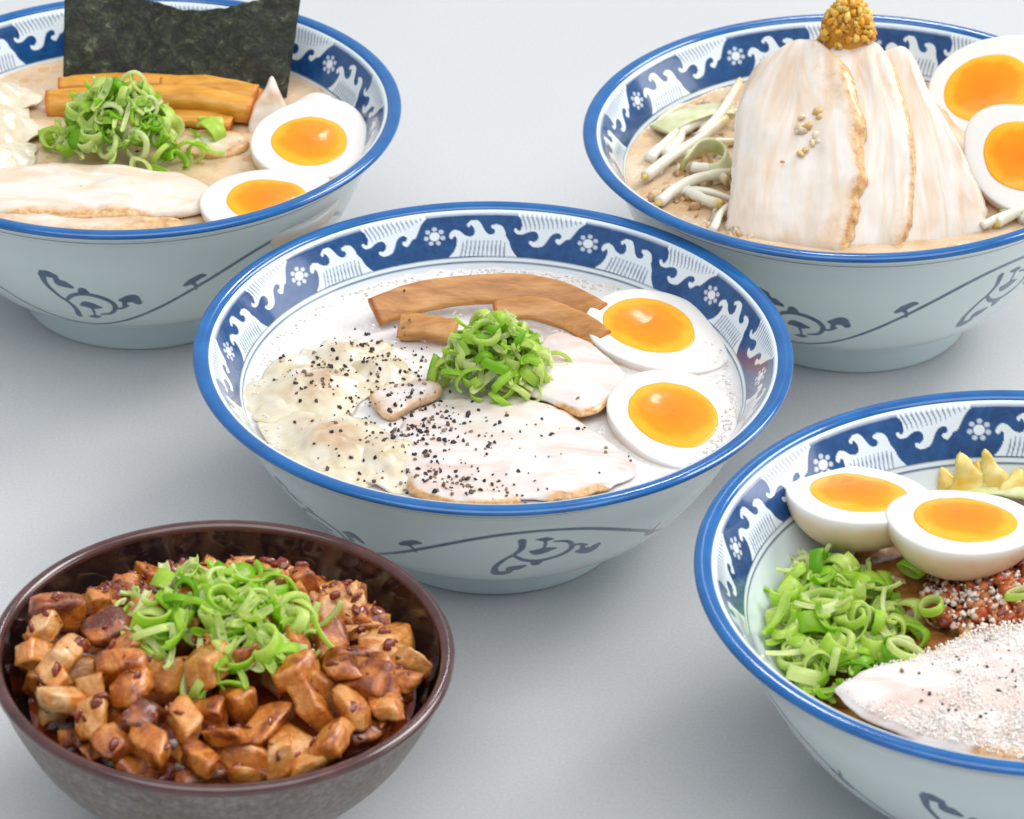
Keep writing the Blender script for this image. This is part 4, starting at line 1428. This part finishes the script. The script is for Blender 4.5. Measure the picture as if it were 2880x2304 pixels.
cz = 60.3 + .8 * vnoise(np.c_[cand / 13, np.zeros(n)], 4) + rng.uniform(-.3, .35, n) - 1.6 * (np.hypot(*(cand - PBc.mean(0)).T) / 52) ** 2
o = obj('grated_cheese', lumps('grated_cheese', warp('B', np.c_[cand, cz]), rng.uniform(.24, .56, n), pick([(.94, .89, .84), (.92, .86, .79), (.95, .92, .89), (.90, .81, .73)], n, rng), M['crumb'], low=True, seed=12))
o.location = base('B')
tag(o, 'white grated crumbs strewn over the front pork slice', 'crumbs', kind='stuff')
n = 1150
a_, r_ = rng.uniform(0, 6.28, n), rng.uniform(0, 1, n) ** .5
x_, y_ = 0 + 30 * r_ * np.cos(a_), 29 + 25 * r_ * np.sin(a_)
z_ = 50 + 8 * (1 - r_ ** 2) + rng.uniform(-.8, 1.2, n)
pts = np.stack([x_, y_, z_], 1)
meat = rng.random(n) < .46
o = obj('minced_meat', lumps('minced_meat', warp('B', pts[meat] - (0, 0, .4)), rng.uniform(.8, 2.6, meat.sum()), pick([(.34, .06, .02), (.50, .11, .025), (.55, .19, .06), (.24, .05, .03)], meat.sum(), rng), M['crumb'], seed=13, jit=.45))
o.location = base('B')
tag(o, 'reddish brown spicy minced meat below the right egg half', 'minced meat', kind='stuff')
o = obj('chopped_nuts', lumps('chopped_nuts', warp('B', pts[~meat] + (0, 0, .5)), rng.uniform(.5, 1.5, (~meat).sum()), pick([(.84, .68, .57), (.88, .78, .70), (.78, .56, .44), (.90, .83, .77)], (~meat).sum(), rng), M['crumb'], seed=14, jit=.45))
o.location = base('B')
tag(o, 'chopped pale nuts scattered over the spicy minced meat', 'chopped nuts', kind='stuff')
PK = [(-16, 80, 60, 9, 12, -20, 'low yellow pickle sliver beside the left egg half'), (-11, 78, 62, 14, 15, 6, 'tall pointed yellow pickle wedge behind the right egg half'), (-5, 81, 61, 10, 10, -12, 'short yellow pickle wedge leaning on the tall pointed one'),
      (2, 80, 62, 15, 12, -24, 'pale slanted pickle sliver right of the tall pointed wedge'), (7, 78, 61, 9, 14, 14, 'squat yellow pickle wedge with pepper beside the slanted sliver'), (14, 79, 61, 13, 13, -8, 'yellow pickle wedge near the right edge of the photo'),
      (20, 77, 60, 9, 12, 18, 'rightmost yellow pickle wedge by the inner wall')]
for k, (x, y, z, hh, wd, lean, lab) in enumerate(PK):
    rows = []
    nn_ = 18
    th = np.linspace(0, 2 * np.pi, nn_, endpoint=False)
    for q in np.linspace(0, 1, 12):
        w_ = wd / 2 * (1 - .86 * q ** 1.1) * (1 if q < .98 else .3)
        t_ = 2.6 * (1 - .6 * q) * (1 if q < .98 else .3)
        rows.append(np.stack([w_ * np.sign(np.cos(th)) * np.abs(np.cos(th)) ** .7 + 1.5 * math.sin(3 * q + k), t_ * np.sin(th) + 3 * q * q, np.full(nn_, hh * q)], 1))
    V = np.stack(rows, 1).reshape(-1, 3)
    V += .8 * np.stack([fbm(V / 3.5, 90 + k + j_, 3) for j_ in range(3)], 1)
    o = obj('pickle_wedge', mesh('pickle_wedge', V, grid_faces(nn_, 12, True), M['yellow_chip']))
    o.matrix_world = Matrix.Translation(place('B', x, y, z - 4)) @ Euler((R(-14), R(lean), R(20 * math.sin(k * 2.1)))).to_matrix().to_4x4()
    tag(o, lab, 'pickle', 'yellow pickle wedges')
strip('B', 'leaf_piece', [(-24, 76, 57), (-8, 80, 58), (8, 80, 58), (24, 72, 57)], 16, 3, 20, 'cabbage', 'pale green leaf under the yellow pickle wedges', 'leaf', 96, square=3, rough=.2)

# ------------------------------------------------------------------ dark bowl: rice and diced pork
nt, nr = 90, 30
th = np.linspace(0, 2 * np.pi, nt, endpoint=False)
rr = np.linspace(.01, 1, nr)
Rr, T = np.meshgrid(rr, th)
P = np.stack([58 * Rr * np.cos(T), 58 * Rr * np.sin(T), np.zeros_like(T)], -1).reshape(-1, 3)
P[:, 2] = 46.5 + 4 * (1 - Rr.ravel() ** 2) + 1.0 * fbm(P / 4, 81, 2)
o = obj('rice', mesh('rice', warp('D', P), grid_faces(nt, nr, True), M['rice']))
o.location = base('D')
tag(o, 'white steamed rice under the diced pork', 'rice')
rng = np.random.default_rng(17)
n = 150
a_, r_ = rng.uniform(0, 6.28, n), rng.uniform(.5, 1, n) * 55
pts = np.stack([r_ * np.cos(a_), r_ * np.sin(a_), rng.uniform(48, 51, n)], 1)
o = obj('rice_grains', lumps('rice_grains', warp('D', pts), rng.uniform(1.3, 1.9, n), pick([(.85, .83, .80)], n, rng), M['rice'], seed=21, squash=2.0, jit=.05))
o.location = base('D')
tag(o, 'loose rice grains showing between the diced pork', 'rice', kind='stuff')


nt_, nr_ = 80, 24
T_, R_ = np.meshgrid(np.linspace(0, 2 * np.pi, nt_, endpoint=False), np.linspace(.01, 1, nr_), indexing='ij')
PS = np.stack([59.5 * R_ * np.cos(T_), 59.5 * R_ * np.sin(T_), 0 * R_], -1).reshape(-1, 3)
PS[:, 2] = 49.0 + 2.6 * (1 - R_.ravel() ** 2) + 1.3 * fbm(PS / 6, 83, 3)
o = obj('pork_sauce', mesh('pork_sauce', warp('D', PS), grid_faces(nt_, nr_, True), M['glaze']))
o.location = base('D')
tag(o, 'dark glossy sauce pooled between the diced pork pieces', 'sauce')


def cube_mesh(sx, sy, sz, seed, ns=7, rnd=.34):
    """irregular hand-cut cube with soft edges and pitted faces"""
    V, F, key = [], [], {}
    g = np.linspace(-1, 1, ns)

    def vid(p):
        k = tuple(np.round(p, 5))
        if k not in key:
            key[k] = len(V)
            V.append(p)
        return key[k]
    for ax in range(3):
        for sg in (-1, 1):
            for i in range(ns - 1):
                for j in range(ns - 1):
                    q = []
                    for (a, b) in ((i, j), (i + 1, j), (i + 1, j + 1), (i, j + 1)):
                        p = np.zeros(3)
                        p[ax] = sg
                        p[(ax + 1) % 3], p[(ax + 2) % 3] = g[a], g[b]
                        q.append(vid(p))
                    F.append(tuple(q if sg > 0 else q[::-1]))
    V = np.array(V)
    L = np.linalg.norm(V, axis=1)[:, None]
    sph = V / L * 1.18
    V = V * (1 - rnd) + sph * rnd
    r2 = np.random.default_rng(seed)
    sk = np.eye(3) + r2.uniform(-.30, .30, (3, 3))
    V = V @ sk * (sx / 2, sy / 2, sz / 2)
    V += np.stack([.75 * fbm(V / 4.2, seed * 3 + k, 3) for k in range(3)], 1)
    return mesh('pork_cube', V, F, M['cube'])


random.seed(5)
CUBES = [cube_mesh(random.uniform(9, 14), random.uniform(8.5, 12), random.uniform(7.5, 10.5), k, rnd=random.choice([.10, .16, .22, .34])) for k in range(14)]
CUBES += [cube_mesh(random.uniform(15, 19), random.uniform(8, 10), random.uniform(7, 9), 30 + k, rnd=.4) for k in range(3)]
cell = 1.5
NG = int(140 / cell)
hm = np.full((NG, NG), 51.0)
gx_, gy_ = np.meshgrid((np.arange(NG) + .5) * cell - 70, (np.arange(NG) + .5) * cell - 70, indexing='ij')
hm += 4 * (1 - (gx_ ** 2 + gy_ ** 2) / 3600)
rnd = random.Random(23)
placed = []
tries = 0
while len(placed) < 185 and tries < 16000:
    tries += 1
    a = rnd.uniform(0, 2 * math.pi)
    r = math.sqrt(rnd.random() if tries < 1500 else rnd.uniform(.4, 1)) * 61
    x, y = r * math.cos(a), r * math.sin(a)
    if y > 0:
        y *= .93
    me = rnd.choice(CUBES)
    bb = max(v.co.length for v in me.vertices) / MM
    fp = ((gx_ - x) ** 2 + (gy_ - y) ** 2) < (bb * .62) ** 2
    hz = np.quantile(hm[fp], .7)
    cap = 55.0 + 10.0 * math.sqrt(max(0, 1 - (r / 66) ** 2)) + rnd.uniform(-1, 3)
    sz = bb * .70
    if hz + sz * .75 > cap + (3.5 if y < 15 else 1.8):
        continue
    rmax = np.interp(hz + 3, [40, 46, 52, 60, 66], [54, 57.5, 60, 62, 62]) - (3 if y > 20 else -1.5)
    if r + bb * .72 > rmax:
        k_ = (rmax - bb * .72) / r
        if k_ < .75:
            continue
        x, y = x * k_, y * k_
    o = obj('pork_cube', me)
    rot = Euler((rnd.gauss(0, .35), rnd.gauss(0, .35), rnd.uniform(0, 6.28)))
    o.matrix_world = Matrix.Translation(place('D', x, y, hz + sz * .62)) @ rot.to_matrix().to_4x4() @ Matrix.Scale(rnd.uniform(.74, 1.0), 4)
    placed.append((x, y, hz + sz * 1.2, o))
    d2 = (gx_ - x) ** 2 + (gy_ - y) ** 2
    m_ = d2 < (bb * .70) ** 2
    hm[m_] = np.maximum(hm[m_], hz + sz * 1.25 - d2[m_] / bb ** 2 * 2.0)
for (x, y, z, o) in placed:
    tag(o, 'glazed brown cube of diced pork in the dark bowl', 'pork cube', 'diced pork cubes in the dark bowl')
# ------------------------------------------------------------------ cracked pepper, dropped on whatever lies below
bpy.context.view_layer.update()


def drop(b, xy, names):
    """height (mm) of the topmost surface among objects whose name starts with one of names"""
    trees = []
    bx, by = BOWL[b][0] * MM, BOWL[b][1] * MM
    for o in scene.objects:
        if o.type != 'MESH' or not o.name.startswith(names):
            continue
        t = o.matrix_world.translation
        if math.hypot(t.x - bx, t.y - by) > .1:
            continue
        mw = o.matrix_world
        trees.append(BVHTree.FromPolygons([mw @ v.co for v in o.data.vertices], [p.vertices[:] for p in o.data.polygons]))
    out = []
    for x, y in xy:
        best = None
        for t in trees:
            h = t.ray_cast(Vector((bx + x * MM, by + y * MM, .2)), Vector((0, 0, -1)))
            if h[0] is not None and (best is None or h[0].z > best):
                best = h[0].z
        out.append(None if best is None else best / MM)
    return out


def pepper(b, spots, names, label, seed):
    rng = np.random.default_rng(seed)
    xy, sz = [], []
    for (cx, cy, sx, sy, n, s) in spots:
        p = rng.normal((cx, cy), (sx, sy), (n, 2))
        xy += list(p)
        sz += list(rng.uniform(.32, 1.0, n) ** 1.3 * s * 1.12)
    hz = drop(b, xy, names)
    pts, ss = [], []
    for (x, y), h, s in zip(xy, hz, sz):
        if h is not None and math.hypot(x, y) < 86:
            pts.append((x, y, h + s * .25))
            ss.append(s)
    n = len(pts)
    o = obj('cracked_pepper', lumps('cracked_pepper', np.array(pts), ss, pick([(.030, .020, .018), (.055, .035, .028), (.10, .06, .04), (.018, .014, .014), (.24, .15, .09), (.33, .23, .15)], n, rng), M['pepper'], low=True, seed=seed, smooth=False, squash=.7, jit=.35))
    o.location = base(b)
    return tag(o, label, 'pepper', kind='stuff')


pepper('C', [(-46, 26, 9, 8, 45, .85), (-58, 4, 12, 12, 90, .85), (-34, 10, 10, 10, 90, .8), (-27, -22, 8, 8, 60, .9), (-20, -32, 9, 10, 90, .95), (-12, -42, 14, 12, 60, .9),
             (-22, -62, 10, 6, 70, .9), (-45, -22, 12, 14, 60, .8), (8, -34, 18, 14, 26, .9), (20, -62, 14, 5, 10, .9), (-2, -66, 10, 4, 40, .9), (-30, 44, 8, 8, 12, .8), (70, 10, 6, 20, 6, .6), (-55, -48, 10, 6, 20, .8)],
       ('soup', 'pork_slice', 'wonton', 'bamboo'), 'coarse black pepper scattered over the wontons and pork of the white broth', 41)
pepper('B', [(-30, -28, 22, 18, 40, .8), (8, -25, 20, 20, 26, .7)], ('pork_slice',), 'few black pepper grains on the crumb covered pork slice', 42)

# sticky glaze beads lying on the diced pork
xy = []
for (x, y, z, o) in placed:
    w_ = o.matrix_world.translation
    for k in range(rnd.choice([0, 1, 1, 2, 3])):
        xy.append((w_.x / MM - BOWL['D'][0] + rnd.gauss(0, 4), w_.y / MM - BOWL['D'][1] + rnd.gauss(0, 4)))
hz = drop('D', xy, ('pork_cube',))
pts, sz = [], []
for (x, y), h in zip(xy, hz):
    if h is not None and math.hypot(x, y) < 62:
        s_ = rnd.choice([.7, 1.0, 1.3, 1.8, 2.4])
        pts.append((x, y, h - s_ * .08))
        sz.append(s_)
pts = np.array(pts)
o = obj('soy_glaze', lumps('soy_glaze', pts, sz, np.tile((.1, .02, .01), (len(pts), 1)), M['glaze'], seed=31, squash=.38, jit=.2))
o.location = base('D')
tag(o, 'shiny beads of dark soy glaze on the diced pork', 'glaze', kind='stuff')

# froth: clusters of tiny bubbles along the edge of the white broth
rng = np.random.default_rng(51)
n = 1500
a_ = rng.uniform(0, 6.28, n)
clump = fbm(np.stack([np.cos(a_) * 3, np.sin(a_) * 3, np.zeros(n)], 1), 3, 3)
keep = clump + rng.uniform(-.6, .6, n) > -.1
a_ = a_[keep]
n = len(a_)
r_ = 86.4 - np.abs(rng.normal(0, 2.6, n))
xy = np.stack([r_ * np.cos(a_), r_ * np.sin(a_)], 1)
hz = drop('C', [tuple(p) for p in xy], ('soup', 'wonton', 'pork_slice', 'white'))
ok = np.array([h is not None and h < 57 for h in hz])
xy, hz = xy[ok], np.array([h for h, k in zip(hz, ok) if k], float)
n = len(xy)
sz = rng.uniform(.22, .75, n) ** 1.2
o = obj('broth_foam', lumps('broth_foam', np.c_[xy, hz + sz * .1], sz, pick([(.80, .77, .73), (.84, .81, .78)], n, rng), M['crumb'], seed=52, squash=.6, jit=.04))
o.location = base('C')
tag(o, 'tiny foam bubbles along the edge of the white broth', 'foam', kind='stuff')
